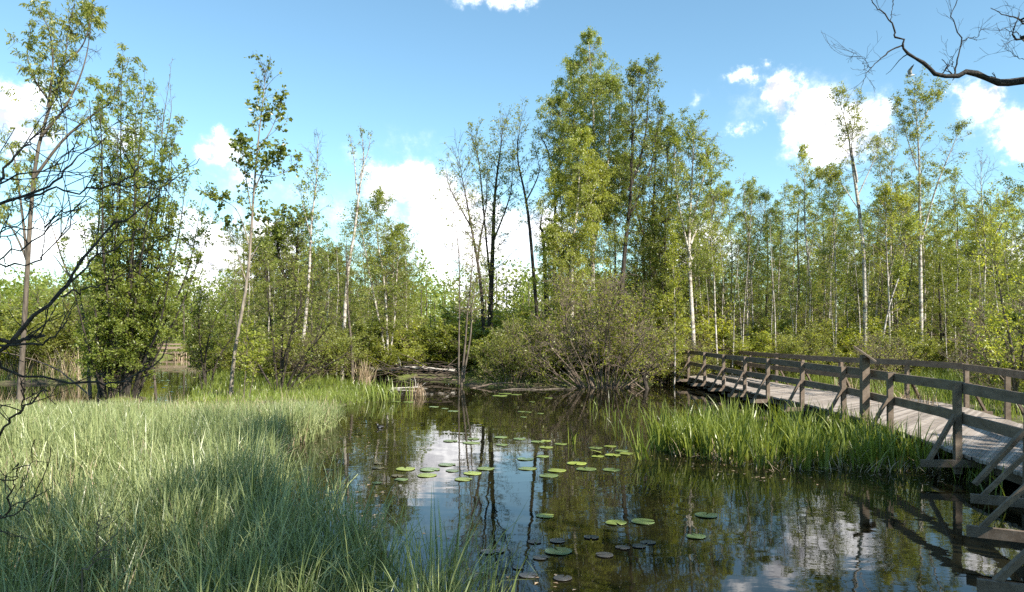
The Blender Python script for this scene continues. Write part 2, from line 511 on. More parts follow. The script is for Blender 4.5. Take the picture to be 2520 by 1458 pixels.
# ------------------------------------------------------------------ ground and water
WATER = [(-60, 2.0), (-60, 27), (-19, 29), (-16.8, 31), (-31, 58), (-26.5, 61), (-15, 35), (-12.6, 30), (-11.6, 26), (-10.2, 22.4),
         (-9.8, 20.2), (-7, 19.6), (-5, 19.6), (-4.1, 21.5), (-3.9, 24.5), (-5.2, 27.5), (-8.5, 31.5), (-4.5, 32.6), (-2.8, 30.5), (-1.9, 27.8),
         (0, 27.3), (2.2, 27.2), (5.2, 27.9), (6.6, 30), (7.2, 38), (9.2, 38), (9.2, 24), (10.4, 20.3), (10.9, 16), (10.2, 11.5), (9.0, 7.5), (7.5, 2.0)]
ISLETS = [(-12.1, 22.9, 1.1), (-15.1, 23.0, 0.8)]


def inpoly(x, y, poly):
    r = np.zeros(x.shape, bool)
    n = len(poly)
    for i in range(n):
        x1, y1 = poly[i]; x2, y2 = poly[(i + 1) % n]
        c = ((y1 > y) != (y2 > y)) & (x < (x2 - x1) * (y - y1) / (y2 - y1 + 1e-12) + x1)
        r ^= c
    return r


def vnoise(x, y, seed, scale):
    r = np.random.default_rng(seed)
    out = np.zeros_like(x)
    for i in range(10):
        a = r.uniform(0, 6.28); f = scale * r.uniform(0.5, 2.2)
        out += np.sin(x * f * math.cos(a) + y * f * math.sin(a) + r.uniform(0, 6.28)) / 10
    return out


xs = np.concatenate([[-900, -400, -200, -110], np.arange(-62, 62.1, 0.4), [110, 200, 400, 900]])
ys = np.concatenate([[-600, -200, -60, -20], np.arange(-8, 92.1, 0.4), [130, 220, 450, 1200]])
X, Y = np.meshgrid(xs, ys)
wx = X + 0.35 * vnoise(X, Y, 1, 1.2); wy = Y + 0.35 * vnoise(X, Y, 2, 1.2)
mask = (~inpoly(wx, wy, WATER)).astype(float)
for ix, iy, ir in ISLETS:
    mask = np.maximum(mask, ((X - ix) ** 2 + (Y - iy) ** 2 < ir * ir).astype(float))
bl = mask.copy()
for _ in range(2):
    pd = np.pad(bl, 1, mode='edge')
    bl = (pd[:-2, 1:-1] + pd[2:, 1:-1] + pd[1:-1, :-2] + pd[1:-1, 2:] + pd[1:-1, 1:-1]) / 5
Z = -0.5 + 0.62 * bl + 0.06 * vnoise(X, Y, 5, 1.5) * bl + np.clip((Y - 28) * 0.012, 0, 1.2) * bl
ZG = Z


def gz(x, y):
    i = np.clip(np.searchsorted(ys, y) - 1, 0, len(ys) - 2); j = np.clip(np.searchsorted(xs, x) - 1, 0, len(xs) - 2)
    fy = (y - ys[i]) / (ys[i + 1] - ys[i]); fx = (x - xs[j]) / (xs[j + 1] - xs[j])
    return (ZG[i, j] * (1 - fx) + ZG[i, j + 1] * fx) * (1 - fy) + (ZG[i + 1, j] * (1 - fx) + ZG[i + 1, j + 1] * fx) * fy


nx, ny = len(xs), len(ys)
gi = np.arange(nx * ny).reshape(ny, nx)
gq = np.stack([gi[:-1, :-1], gi[:-1, 1:], gi[1:, 1:], gi[1:, :-1]], -1).reshape(-1, 4)
m, nt, out = newmat('forest_floor')
tc = N(nt, 'ShaderNodeTexCoord')
nz = N(nt, 'ShaderNodeTexNoise', i_Scale=1.1, i_Detail=7.0, i_Roughness=0.7); nt.links.new(tc.outputs['Object'], nz.inputs['Vector'])
col = ramp(nt, nz.outputs['Fac'], [(0.3, (0.04, 0.03, 0.018)), (0.45, (0.09, 0.07, 0.042)), (0.55, (0.09, 0.11, 0.025)), (0.75, (0.15, 0.18, 0.04))])
p = N(nt, 'ShaderNodeBsdfPrincipled'); p.inputs['Roughness'].default_value = 0.95
nt.links.new(col, p.inputs['Base Color'])
bp = N(nt, 'ShaderNodeBump', i_Strength=0.6, i_Distance=0.1); nt.links.new(nz.outputs['Fac'], bp.inputs['Height']); nt.links.new(bp.outputs[0], p.inputs['Normal'])
nt.links.new(p.outputs[0], out.inputs[0])
g = mesh_obj('ground', [(np.stack([X, Y, Z], -1), gq, 0)], [m], smooth=True)
tag(g, 'marshy brown and green ground of the banks and the forest floor', 'ground', kind='structure')

m, nt, out = newmat('pond_water')
tc = N(nt, 'ShaderNodeTexCoord')
p = N(nt, 'ShaderNodeBsdfPrincipled')
p.inputs['Base Color'].default_value = (0.010, 0.009, 0.004, 1); p.inputs['Roughness'].default_value = 0.02; p.inputs['IOR'].default_value = 1.333
mp = N(nt, 'ShaderNodeMapping'); mp.inputs['Scale'].default_value = (1.0, 1.5, 1.0); nt.links.new(tc.outputs['Object'], mp.inputs['Vector'])
n1 = N(nt, 'ShaderNodeTexNoise', i_Scale=1.3, i_Detail=1.5, i_Roughness=0.4, i_Distortion=0.6); nt.links.new(mp.outputs[0], n1.inputs['Vector'])
n2 = N(nt, 'ShaderNodeTexNoise', i_Scale=6.5, i_Detail=2.0, i_Roughness=0.5, i_Distortion=0.3); nt.links.new(mp.outputs[0], n2.inputs['Vector'])
n3 = N(nt, 'ShaderNodeTexNoise', i_Scale=0.35, i_Detail=2.0); nt.links.new(tc.outputs['Object'], n3.inputs['Vector'])
pr = N(nt, 'ShaderNodeMapRange'); pr.inputs['From Min'].default_value = 0.42; pr.inputs['From Max'].default_value = 0.62; pr.inputs['To Min'].default_value = 0.12; pr.inputs['To Max'].default_value = 1.0
nt.links.new(n3.outputs['Fac'], pr.inputs['Value'])
ml = N(nt, 'ShaderNodeMath', operation='MULTIPLY'); nt.links.new(n2.outputs['Fac'], ml.inputs[0]); nt.links.new(pr.outputs[0], ml.inputs[1])
b1 = N(nt, 'ShaderNodeBump', i_Strength=1.0, i_Distance=0.0006); nt.links.new(ml.outputs[0], b1.inputs['Height'])
b2 = N(nt, 'ShaderNodeBump', i_Strength=1.0, i_Distance=0.0028); nt.links.new(n1.outputs['Fac'], b2.inputs['Height']); nt.links.new(b1.outputs[0], b2.inputs['Normal'])
nt.links.new(b2.outputs[0], p.inputs['Normal'])
nt.links.new(p.outputs[0], out.inputs[0])
wv = np.array([(-62, -7, 0), (40, -7, 0), (40, 70, 0), (-62, 70, 0)], float)
w = mesh_obj('water', [(wv, [(0, 1, 2, 3)], 0)], [m])
tag(w, 'dark still pond water with gentle ripples and reflections', 'water', kind='structure')


# ------------------------------------------------------------------ blades
def blades(rng, B, L, w, lean, curl, k=6, az=None):
    """B (n,3) bases, L (n), w (n): thin tapered curved blades."""
    n = len(B)
    az = rng.uniform(0, 6.283, n) if az is None else az
    h = np.stack([np.cos(az), np.sin(az), np.zeros(n)], 1)
    s = np.linspace(0, 1, k)[None, :]
    ln = (lean * rng.uniform(0.2, 1.3, n))[:, None]; cu = (curl * rng.uniform(0.0, 1.5, n) ** 1.5)[:, None]
    ang = ln + cu * s ** 2
    ds = L[:, None] / (k - 1)
    hx = np.concatenate([np.zeros((n, 1)), np.cumsum(np.sin(ang[:, 1:]) * ds, 1)], 1)
    hz = np.concatenate([np.zeros((n, 1)), np.cumsum(np.cos(ang[:, 1:]) * ds, 1)], 1)
    C = B[:, None, :] + h[:, None, :] * hx[:, :, None]
    C[:, :, 2] += hz
    tw = rng.uniform(-1.2, 1.2, n)
    side = np.stack([-np.sin(az + tw), np.cos(az + tw), np.zeros(n)], 1)
    prof = (np.array([0.75, 1.0, 0.95, 0.8, 0.55, 0.06]) if k == 6 else np.linspace(1, 0.06, k))[None, :, None]
    o = side[:, None, :] * w[:, None, None] * 0.5 * prof
    V = np.stack([C - o, C + o], 2).reshape(-1, 3)
    i = np.arange(n * k * 2).reshape(n, k, 2)
    Q = np.stack([i[:, :-1, 0], i[:, :-1, 1], i[:, 1:, 1], i[:, 1:, 0]], -1).reshape(-1, 4)
    return V, Q


def tufted(r, C, per, rad):
    n = r.poisson(per, len(C)) + 1
    i = np.repeat(np.arange(len(C)), n)
    a = r.uniform(0, 6.283, len(i)); q = rad * r.uniform(0, 1, len(i)) ** 0.5
    B = C[i] + np.stack([q * np.cos(a), q * np.sin(a), np.zeros(len(i))], 1)
    return B, a + r.normal(0, 0.7, len(i)), i


def scatter(rng, poly, dens, clump=0.0, cs=0.9, seed=3):
    poly = [tuple(p[:2]) for p in poly]
    a = np.array(poly); x0, y0 = a.min(0); x1, y1 = a.max(0)
    n = int((x1 - x0) * (y1 - y0) * dens)
    x = rng.uniform(x0, x1, n); y = rng.uniform(y0, y1, n)
    ok = inpoly(x + 0.25 * vnoise(x, y, seed, 2.0), y + 0.25 * vnoise(x, y, seed + 1, 2.0), poly)
    x, y = x[ok], y[ok]
    if clump:
        c = vnoise(x, y, seed + 2, cs) * 2.2 + 0.5
        ok = rng.uniform(0, 1, len(x)) < np.clip(1 - clump + clump * c * 2, 0.03, 1)
        x, y = x[ok], y[ok]
    return np.stack([x, y, np.zeros(len(x))], 1)


rng = np.random.default_rng(11)
# the sedge bed on the left
dense = [(-14.5, 18.5), (-9.5, 18.0), (-5.2, 18.4), (-3.9, 17.0), (-3.85, 14.0), (-4.0, 12.3), (-3.5, 10.8), (-3.1, 9.3), (-2.9, 8.2), (-2.2, 6.6), (-1.6, 5.4), (-1.3, 4.3), (-6, 3.9), (-9, 8), (-13, 14)]
C = scatter(rng, dense, 27, 0.45)
C2 = scatter(rng, [(-3.4, 10.2), (-2.5, 9.3), (-1.5, 8.6), (-0.5, 7.6), (-0.1, 6.7), (-0.05, 5.6), (-0.2, 4.2), (-2.4, 4.2), (-3.2, 6.5)], 17, 0.55, seed=21)
n1_ = len(C)
C = np.concatenate([C, C2])
ft = np.clip(1 + 0.5 * vnoise(C[:, 0], C[:, 1], 8, 1.1) * 2 + rng.normal(0, .1, len(C)), .55, 1.2)
ft[n1_:] *= 0.88
B, az, ti = tufted(rng, C, 24, 0.11)
L = rng.uniform(0.5, 1.0, len(B)) ** 0.8 * 1.06 * ft[ti]
B[:, 2] = -0.06
L = np.minimum(L, np.maximum(EYE - 163.0 * B[:, 1] / F, 0.2) * rng.uniform(0.75, 1.12, len(L)))   # the bed thins out lower towards its far edge
w_ = rng.uniform(0.007, 0.0145, len(B)) * (1 + 0.03 * np.clip(B[:, 1] - 8, 0, 12))
sg = mesh_obj('sedge', [(*blades(rng, B, L, w_, np.where(rng.uniform(0, 1, len(B)) < .2, .34, .15), np.where(rng.uniform(0, 1, len(B)) < .3, 2.1, 0.8), az=az), 0)], [M['sedge']])
tag(sg, 'broad bed of pale grey green sedge along the left side of the pond', 'sedge', kind='stuff')
# withered blades among the sedge
Bd = scatter(rng, dense, 48, 0.3, seed=31); Bd[:, 2] = -0.05
o = mesh_obj('dry_sedge', [(*blades(rng, Bd, rng.uniform(0.4, 0.9, len(Bd)), rng.uniform(0.006, 0.012, len(Bd)), 0.35, 1.2), 0)], [M['straw']])
tag(o, 'scattered straw coloured dry blades among the green sedge', 'dry sedge', kind='stuff')
# the iris bed before the boardwalk
iris = [onw(1600, 1100), onw(1660, 1120), onw(1760, 1135), onw(1900, 1158), onw(2100, 1162), onw(2330, 1162), onw(2372, 1135), (6.3, 11.0, 0), (6.72, 13.0, 0), (6.6, 14.6, 0), (5.4, 15.2, 0), (4.0, 14.9, 0), (3.1, 14.2, 0), (2.6, 13.4, 0)]
C = scatter(rng, iris, 36, 0.3, seed=41)
B, az, ti = tufted(rng, C, 6, 0.06); B[:, 2] = -0.05
ft = rng.uniform(0.7, 1.1, len(C)) * (1 + .15 * vnoise(C[:, 0], C[:, 1], 46, 2.2))
o = mesh_obj('iris_bed', [(*blades(rng, B, rng.uniform(0.48, 0.9, len(B)) * ft[ti], rng.uniform(0.016, 0.032, len(B)), 0.2, 0.5, az=az), 0)], [M['iris']])
tag(o, 'dense bright green bed of sword shaped iris leaves beside the boardwalk', 'iris bed', kind='stuff')
Bd = scatter(rng, [onw(1640, 1125), onw(1760, 1140), onw(1900, 1165), onw(2340, 1168), onw(2360, 1150), onw(1900, 1140), onw(1700, 1112)], 120, 0.3, seed=44); Bd[:, 2] = 0.0
o = mesh_obj('dry_iris', [(*blades(rng, Bd, rng.uniform(0.15, 0.45, len(Bd)), rng.uniform(0.008, 0.016, len(Bd)), 1.0, 0.8), 0)], [M['straw']])
tag(o, 'withered brown iris leaves lying at the waterline of the iris bed', 'dry leaves', kind='stuff')
# thin water plants between the lilies and the iris bed
B = scatter(rng, [onw(1440, 1010), onw(1640, 1000), onw(1690, 1090), onw(1620, 1130), onw(1500, 1070)], 14, 0.8, cs=2.2, seed=51); B[:, 2] = -0.03
o = mesh_obj('water_grass', [(*blades(rng, B, rng.uniform(0.2, 0.6, len(B)), rng.uniform(0.012, 0.02, len(B)), 0.2, 0.7), 0)], [M['iris']])
tag(o, 'thin green water grass standing loosely in the pond before the willow thicket', 'water grass', kind='stuff')


def grass_patch(name, poly, dens, l0, l1, w0, w1, mat, label, cat, clump=0.3, seed=60):
    r = np.random.default_rng(seed)
    B = scatter(r, poly, dens, clump, seed=seed)
    gh = gz(B[:, 0], B[:, 1])
    B = B[gh > -0.06 + r.normal(0, .03, len(B))]
    B[:, 2] = np.maximum(gz(B[:, 0], B[:, 1]), -0.05)
    o = mesh_obj(name, [(*blades(r, B, r.uniform(l0, l1, len(B)), r.uniform(w0, w1, len(B)), 0.2, 0.9, 5), 0)], [M[mat]])
    tag(o, label, cat, kind='stuff')


grass_patch('bank_grass', [(-10.6, 22.5), (-10.3, 20.0), (-7, 18.6), (-4.6, 18.0), (-3.6, 19.5), (-3.4, 22.0), (-4.2, 24.0), (-7, 23.5)], 230, 0.08, 0.26, 0.012, 0.022, 'grass',
            'bright yellow green grass on the low bank between sedge bed and bushes', 'grass', seed=61)
grass_patch('far_bank_grass', [(-2.4, 29.2), (0, 27.5), (2.2, 27.4), (5.2, 28.1), (6.4, 30.5), (6, 34), (-2, 34)], 60, 0.15, 0.4, 0.014, 0.024, 'grass',
            'green grass under the bushes along the far bank', 'grass', seed=62)
grass_patch('boardwalk_grass', [(9.6, 25), (9.4, 23), (10.6, 20.2), (11.1, 16), (10.5, 12), (9.6, 9), (14, 8), (24, 22), (24, 32), (9.6, 32)], 70, 0.3, 0.9, 0.014, 0.024, 'grass',
            'tall fresh grass on the bank behind the boardwalk', 'grass', seed=63)
grass_patch('left_bank_grass', [(-40, 27.5), (-19, 29.4), (-17.2, 31.2), (-20, 38), (-45, 38)], 60, 0.4, 1.0, 0.016, 0.03, 'grass',
            'green grass and reeds along the bank at the far left', 'grass', seed=64)
grass_patch('channel_grass', [(-31, 58.5), (-26, 61.5), (-20, 66), (-40, 66), (-40, 58)], 50, 0.5, 1.2, 0.03, 0.05, 'grass',
            'pale green grass at the far end of the narrow channel', 'grass', seed=65)
grass_patch('shore_grass', [(-5.4, 18.0), (-4.3, 16.6), (-3.75, 17.6), (-3.55, 20), (-3.3, 22.5), (-3.6, 24.5), (-4.6, 24.0), (-5.2, 21)], 170, 0.2, 0.5, 0.014, 0.024, 'iris',
            'taller green grass at the water edge where the sedge meets the pond', 'grass', seed=67)
grass_patch('undergrowth', [(-11.2, 23.2), (-9.8, 22.3), (-6.5, 22.8), (-4.4, 23.6), (-3.8, 25), (-5.6, 28), (-8.8, 32), (-4.4, 33), (-3, 36), (-12, 37), (-14, 34)], 70, 0.15, 0.5, 0.018, 0.034, 'iris',
            'dark green undergrowth on the ground beneath the grove left of the pond', 'undergrowth', seed=68)
grass_patch('islet_grass', [(-16.2, 22.0), (-10.9, 21.9), (-10.9, 23.8), (-13, 24.4), (-16.2, 24.0)], 130, 0.15, 0.35, 0.01, 0.02, 'grass',
            'green grass at the foot of the tall multi stemmed willow', 'grass', seed=66)


# flecks of litter on the water along the edges
r = np.random.default_rng(71)
fl = np.concatenate([scatter(r, [(-3.9, 17), (-3.0, 17), (-1.6, 9), (0.6, 6), (0.2, 4.5), (-2.2, 6.6), (-3.6, 11)], 16, .6, seed=72), scatter(r, [onw(1600, 1100), onw(1900, 1158), onw(2340, 1165), onw(2360, 1215), onw(1900, 1195), onw(1560, 1125)], 22, .5, seed=75), scatter(r, [(-3, 24), (5.5, 24.5), (5.5, 27.5), (-2, 27)], 12, .6, seed=77)])
fl[:, 2] = 0.004
ax_ = r.normal(0, 1, fl.shape); ax_[:, 2] = 0
V_, Q_ = leaves(r, fl, nrm(ax_), 0.05, 0.5, 40)
V_[:, 2] = np.clip(V_[:, 2], 0.003, 0.012)
o = mesh_obj('floating_litter', [(V_, Q_, 0)], [M['straw']])
tag(o, 'small flecks of dead leaves floating along the edges of the pond', 'litter', kind='stuff')


# ------------------------------------------------------------------ boards
def board(p0, p1, w, h, up=(0, 0, 1)):
    """a board from p0 to p1, w across, h along up."""
    p0, p1 = np.asarray(p0, float), np.asarray(p1, float)
    t = nrm(p1 - p0); u = np.asarray(up, float)
    sdir = nrm(np.cross(t, u)); u = np.cross(sdir, t)
    V = [p + sdir * a * w / 2 + u * b * h / 2 for p in (p0, p1) for a, b in ((-1, -1), (1, -1), (1, 1), (-1, 1))]
    Q = [(0, 1, 2, 3), (7, 6, 5, 4), (0, 4, 5, 1), (1, 5, 6, 2), (2, 6, 7, 3), (3, 7, 4, 0)]
    return np.array(V), np.array(Q)


NEAR = np.array([(6.85, 36), (6.85, 30.3), (6.9, 26), (6.95, 21), (7.1, 17.5), (6.95, 14), (6.42, 10.4), (6.22, 8.7), (5.86, 7.9), (4.98, 6.55), (4.15, 5.1), (3.3, 3.4), (2.9, 1.0), (2.6, -3)])
FAR = np.array([(8.9, 36), (8.95, 30), (9.0, 26), (9.2, 22), (10.35, 19.4), (10.45, 17), (9.35, 12.9), (8.5, 10.2), (7.6, 7.6), (6.6, 5.4), (5.5, 3.2), (4.9, 0.8), (4.6, -3)])
DZ = 0.36


def along(poly, step):
    d = np.concatenate([[0], np.cumsum(np.linalg.norm(np.diff(poly, axis=0), axis=1))])
    return d


bw = empty('boardwalk', (7.0, 15, 0), 'weathered grey wooden boardwalk with braced railings curving across the marsh', 'boardwalk')
BO = np.array((7.0, 15, 0))
rng = np.random.default_rng(5)
nk = 300
dn = resample(np.c_[NEAR, np.zeros(len(NEAR))], nk); df = resample(np.c_[FAR, np.zeros(len(FAR))], nk)
parts = []
for i in range(nk - 1):
    a, b, c, d = dn[i], df[i], df[i + 1], dn[i + 1]
    g_ = 0.05
    a2, d2 = a + (d - a) * g_, d - (d - a) * g_
    b2, c2 = b + (c - b) * g_, c - (c - b) * g_
    e0, e1 = rng.uniform(-0.03, 0.03, 2)
    ax = nrm(b2 - a2)
    z0 = DZ + rng.uniform(-0.004, 0.004)
    top = [a2 + ax * e0, b2 + ax * e1, c2 + ax * e1, d2 + ax * e0]
    V = [q + np.array((0, 0, z0)) for q in top] + [q + np.array((0, 0, z0 - 0.045)) for q in top]
    Q = [(0, 1, 2, 3), (7, 6, 5, 4), (0, 4, 5, 1), (1, 5, 6, 2), (2, 6, 7, 3), (3, 7, 4, 0)]
    parts.append((np.array(V), np.array(Q)[:, ::-1], 0))
mesh_obj('deck', parts, [M['deckwood']], bw, BO)
for off in (0.12, 0.5, 0.88):
    ln_ = dn * (1 - off) + df * off
    parts = [(*board(ln_[i] + (0, 0, DZ - 0.15), ln_[min(i + 12, nk - 1)] + (0, 0, DZ - 0.15), 0.07, 0.19), 0) for i in range(0, nk - 1, 12)]
    mesh_obj('beam', parts, [M['wood']], bw, BO)


def at_y(poly, y):
    q = poly[::-1]
    return np.array((np.interp(y, q[:, 1], q[:, 0]), y, 0.0))


NP = [33.0, 30.5, 28.2, 25.9, 23.7, 21.6, 19.8, 17.7, 15.25, 13.0, 10.4, 8.7, 7.9, 6.55, 5.1, 3.3]
FP = [33.0, 30.4, 27.8, 25.2, 23.2, 21.3, 19.3, 16.9, 14.6, 12.2, 9.9, 7.6, 5.4]
for side, ylist, edge in ((-1, NP, NEAR), (1, FP, FAR)):
    pts = [at_y(edge, y) for y in ylist]
    tops = []
    for i, q in enumerate(pts):
        tg_ = pts[min(i + 1, len(pts) - 1)] - pts[max(i - 1, 0)]
        tg_ = nrm(tg_)
        outn = np.array((tg_[1], -tg_[0], 0)) * 1.0
        if outn[0] * side < 0:
            outn = -outn
        q0 = q + outn * 0.075
        ld = rng.normal(0, 0.012, 3); ld[2] = 0
        zb = -0.35
        topz = DZ + 1.0 + rng.uniform(-0.015, 0.015)
        tp = q0 + ld + np.array((0, 0, topz))
        mesh_obj('post', [(*board(q0 + (0, 0, DZ - 0.28), tp, 0.09, 0.09, outn), 0)], [M['wood']], bw, BO)
        tops.append((q0 - outn * 0.072, topz))
        og = 0.70 if q[1] < 9 else 0.52
        if q[1] != 8.7:
          mesh_obj('outrigger', [(*board(q0 - outn * 0.5 + tg_ * 0.075 + (0, 0, DZ - 0.12), q0 + outn * og + tg_ * 0.075 + (0, 0, DZ - 0.13), 0.05, 0.10), 0)], [M['wood']], bw, BO)
        mesh_obj('brace', [(*board(q0 + outn * (og - 0.12) + tg_ * 0.024 + (0, 0, DZ - 0.1), q0 + outn * 0.05 + tg_ * 0.024 + (0, 0, DZ + 0.56), 0.045, 0.09, tg_), 0)], [M['wood']], bw, BO)
        if i % 2 == 0:
            V, Q = tubes(np.array([[q + (0, 0, zb - 0.4) - outn * 0.35, q + (0, 0, DZ - 0.25) - outn * 0.35]]), np.array([[0.09, 0.09]]), 8)
            mesh_obj('pile', [(V, Q, 0)], [M['wood']], bw, BO, True)
    for i in range(len(tops) - 1):
        (a, za), (b, zb) = tops[i], tops[i + 1]
        t_ = nrm(b - a)
        for hz_, nm in ((-0.07, 'rail'), (-0.50, 'rail')):
            e = rng.uniform(-0.012, 0.012, 2)
            mesh_obj(nm, [(*board(a + t_ * 0.004 + (0, 0, za + hz_ + e[0]), b - t_ * 0.004 + (0, 0, zb + hz_ + e[1]), 0.042, 0.145), 0)], [M['wood']], bw, BO)
        if side == -1 and i in (3, 4, 5):
            mesh_obj('rail', [(*board(a + t_ * 0.1 + (0, 0, DZ + 0.2), b - t_ * 0.1 + (0, 0, DZ + 0.2), 0.042, 0.13), 0)], [M['wood']], bw, BO)

# the information lectern
lp = at(2128, 1045, 13.95); lp[2] = -0.3
nb = empty('lectern_board', (lp[0], lp[1], 0), 'slanted wooden information board on a tall square post outside the boardwalk railing', 'lectern')
mesh_obj('post', [(*board(lp, (lp[0], lp[1], 1.66), 0.14, 0.12, (0, 1, 0)), 0)], [M['wood']], nb, (lp[0], lp[1], 0))
bc = np.array((lp[0] - 0.01, lp[1] - 0.02, 1.68)); sl_ = np.array((0.80 * .9, -0.80 * .435, -0.60)); dv_ = np.array((0.435, 0.9, 0.0))
mesh_obj('board', [(*board(bc - sl_ * 0.24, bc + sl_ * 0.24, 0.42, 0.028, np.cross(sl_, dv_) * -1), 0)], [M['wood']], nb, (lp[0], lp[1], 0))
mesh_obj('bracket', [(*board(bc - dv_ * .16 - (0, 0, .05), bc + dv_ * .16 - (0, 0, .05), 0.05, 0.05), 0)], [M['wood']], nb, (lp[0], lp[1], 0))

# the little footbridge far off on the left
fb = empty('footbridge', (-28, 61, 0.3), 'small tan wooden footbridge far off beyond the narrow channel', 'footbridge')
FO = np.array((-28, 61, 0.3))
mesh_obj('deck', [(*board((-34, 61, 0.38), (-24.5, 61, 0.38), 2.0, 0.12), 0)], [M['tanwood']], fb, FO)
for z in (0.78, 1.08):
    mesh_obj('rail', [(*board((-34, 60.0, z), (-24.5, 60.0, z), 0.05, 0.2 if z < 1.0 else 0.13), 0)], [M['tanwood']], fb, FO)
for x in np.linspace(-33.8, -24.7, 6):
    mesh_obj('post', [(*board((x, 60.08, 0.0), (x, 60.08, 1.14), 0.11, 0.11, (0, 1, 0)), 0)], [M['tanwood']], fb, FO)

# ------------------------------------------------------------------ trees traced one by one
SPARSE = dict(n1=34, t0=0.35, L1=1.0, n2=5, nl=6, nl1=1, bare=0.35, gap=0.2)


def hero(name, label, cat, seed, d, stems, radii, P, bark, twig, leaf, split=False, group=None, jit=0.5, base=None):
    s = [st(d, q, jit if i else 0.15, seed + i) for i, q in enumerate(stems)]
    z = gz(s[0][0][0], s[0][0][1])
    s[0][0][2] = min(s[0][0][2], float(z) - 0.05)
    if isinstance(radii, (int, float)):
        radii = [radii] * len(s)
    return tree(name, label, cat, group, seed, s, radii, P, bark, twig, leaf, split, base)


# left: the leaning willow with the open crown
hero('willow_tree', 'tall leaning willow at the left edge with open drooping leaf clusters against the sky', 'willow', 101, 22.6,
     [[(48, 992), (62, 700), (85, 420), (122, 250), (148, 170), (168, 30)], [(118, 265), (136, 170), (130, 80), (112, 36)], [(102, 335), (165, 262), (215, 150), (240, 20)],
      [(82, 440), (150, 345), (225, 275), (268, 235), (300, 130)], [(66, 640), (48, 480), (25, 380), (-10, 320)], [(148, 170), (195, 110), (205, 40), (200, 5)], [(122, 250), (80, 190), (62, 130), (70, 60)], [(66, 640), (20, 560), (-30, 520)]],
     [.085, .04, .045, .05, .045, .03, .032, .04],
     dict(n1=62, t0=0.3, L1=1.0, prof='even', up=(0, 55), n2=6, r2=0.5, nl=15, nl1=0, ls=0.125, lw=0.30, droop=0.85, jit=0.035, bare=0.3, gap=0.1, r1=0.012, wob=0.12, bend2=-0.25), 'grey_bark', 'dark_twig', 'willow_leaf')

# left: the many stemmed willow on its islet
r_ = np.random.default_rng(7)
tops = [(350, 168), (292, 128), (322, 195), (268, 320), (228, 300), (240, 430), (302, 255), (378, 255), (408, 300), (432, 330), (452, 425), (472, 470), (398, 420), (212, 520), (198, 610),
        (488, 560), (332, 305), (365, 340), (283, 395), (420, 520), (255, 500), (345, 450), (455, 640), (310, 520), (180, 690), (390, 600), (300, 350), (340, 245), (385, 420), (265, 560), (235, 640), (435, 590), (360, 520)]
bs, br = [], []
for i, (u, v) in enumerate(tops):
    u = 332 + (u - 332) * 1.12
    b = 288 + (u - 325) * 0.28 + r_.normal(0, 9)
    m_ = b + (u - b) * 0.72 + r_.normal(0, 4)
    bs.append([(b, 985 + r_.uniform(-4, 4)), (b + (m_ - b) * .45, 985 - (985 - v) * .3), (m_, 985 - (985 - v) * .62), (u, v)]); br.append(r_.uniform(0.038, 0.066))
hero('willow_bush', 'tall multi stemmed willow bush with dark upright stems at the far edge of the sedge', 'willow', 120, 22.6, bs, br,
     dict(n1=46, t0=0.13, L1=0.85, prof='even', up=(5, 60), n2=7, r2=0.5, nl=12, nl1=1, ls=0.085, lw=0.5, droop=0.05, jit=0.04, bare=0.12, gap=0.1, r1=0.009, wob=0.1, cl=-1.6), 'dark_bark', 'dark_twig', 'birch_leaf', split=True, jit=1.3)
hero('bare_sapling', 'leafless grey sapling rising through the top of the multi stemmed willow', 'sapling', 131, 23.4,
     [[(385, 985), (372, 640), (395, 400), (405, 290), (420, 150)], [(395, 400), (425, 300), (432, 215)]], [.035, .02],
     dict(n1=16, t0=0.55, L1=0.7, up=(55, 75), n2=3, nl=0, nl1=0, leafy=(2, 3), r1=0.007), 'grey_bark', 'twig', 'alder_leaf')
hero('dead_tree', 'pale dead trunk leaning across the gap left of the multi stemmed willow', 'dead tree', 133, 24.5,
     [[(225, 980), (200, 760), (150, 640), (104, 508)], [(170, 680), (130, 640), (60, 560)]], [.06, .025],
     dict(n1=10, t0=0.4, L1=0.8, up=(10, 50), n2=4, nl=0, nl1=0, leafy=(2, 3), r1=0.008), 'twig', 'twig', 'alder_leaf')

# the lone slender tree on the bank
hero('aspen_tree', 'lone slender tree with sparse round dark leaves standing at the sedge edge', 'aspen', 140, 21.9,
     [[(567, 995), (583, 850), (603, 700), (617, 520), (632, 400), (645, 270), (652, 168)], [(618, 520), (600, 420), (585, 340)], [(624, 470), (665, 410), (705, 385)], [(612, 600), (585, 520), (550, 495), (515, 492)],
      [(636, 370), (672, 300), (682, 240)], [(609, 650), (650, 580), (700, 520)], [(628, 430), (680, 430), (730, 392)], [(605, 690), (570, 600), (545, 560)]],
     [.062, .022, .025, .02, .018, .02, .018, .018],
     dict(n1=64, t0=0.46, L1=0.85, prof='even', up=(5, 60), n2=5, r2=0.45, nl=5, nl1=1, ls=0.105, lw=0.85, droop=0.25, jit=0.03, bare=0.35, gap=0.15, r1=0.010), 'pale_bark', 'dark_twig', 'alder_leaf')
hero('aspen_sapling', 'short yellow green sapling hugging the foot of the lone slender tree', 'sapling', 146, 21.4,
     [[(600, 995), (603, 900), (606, 800)], [(610, 992), (622, 900), (632, 830)]], [.018, .014],
     dict(n1=16, t0=0.25, L1=0.42, prof='round', n2=4, nl=7, ls=0.08, lw=0.8, bare=0.2), 'grey_bark', 'twig', 'yellow_leaf')

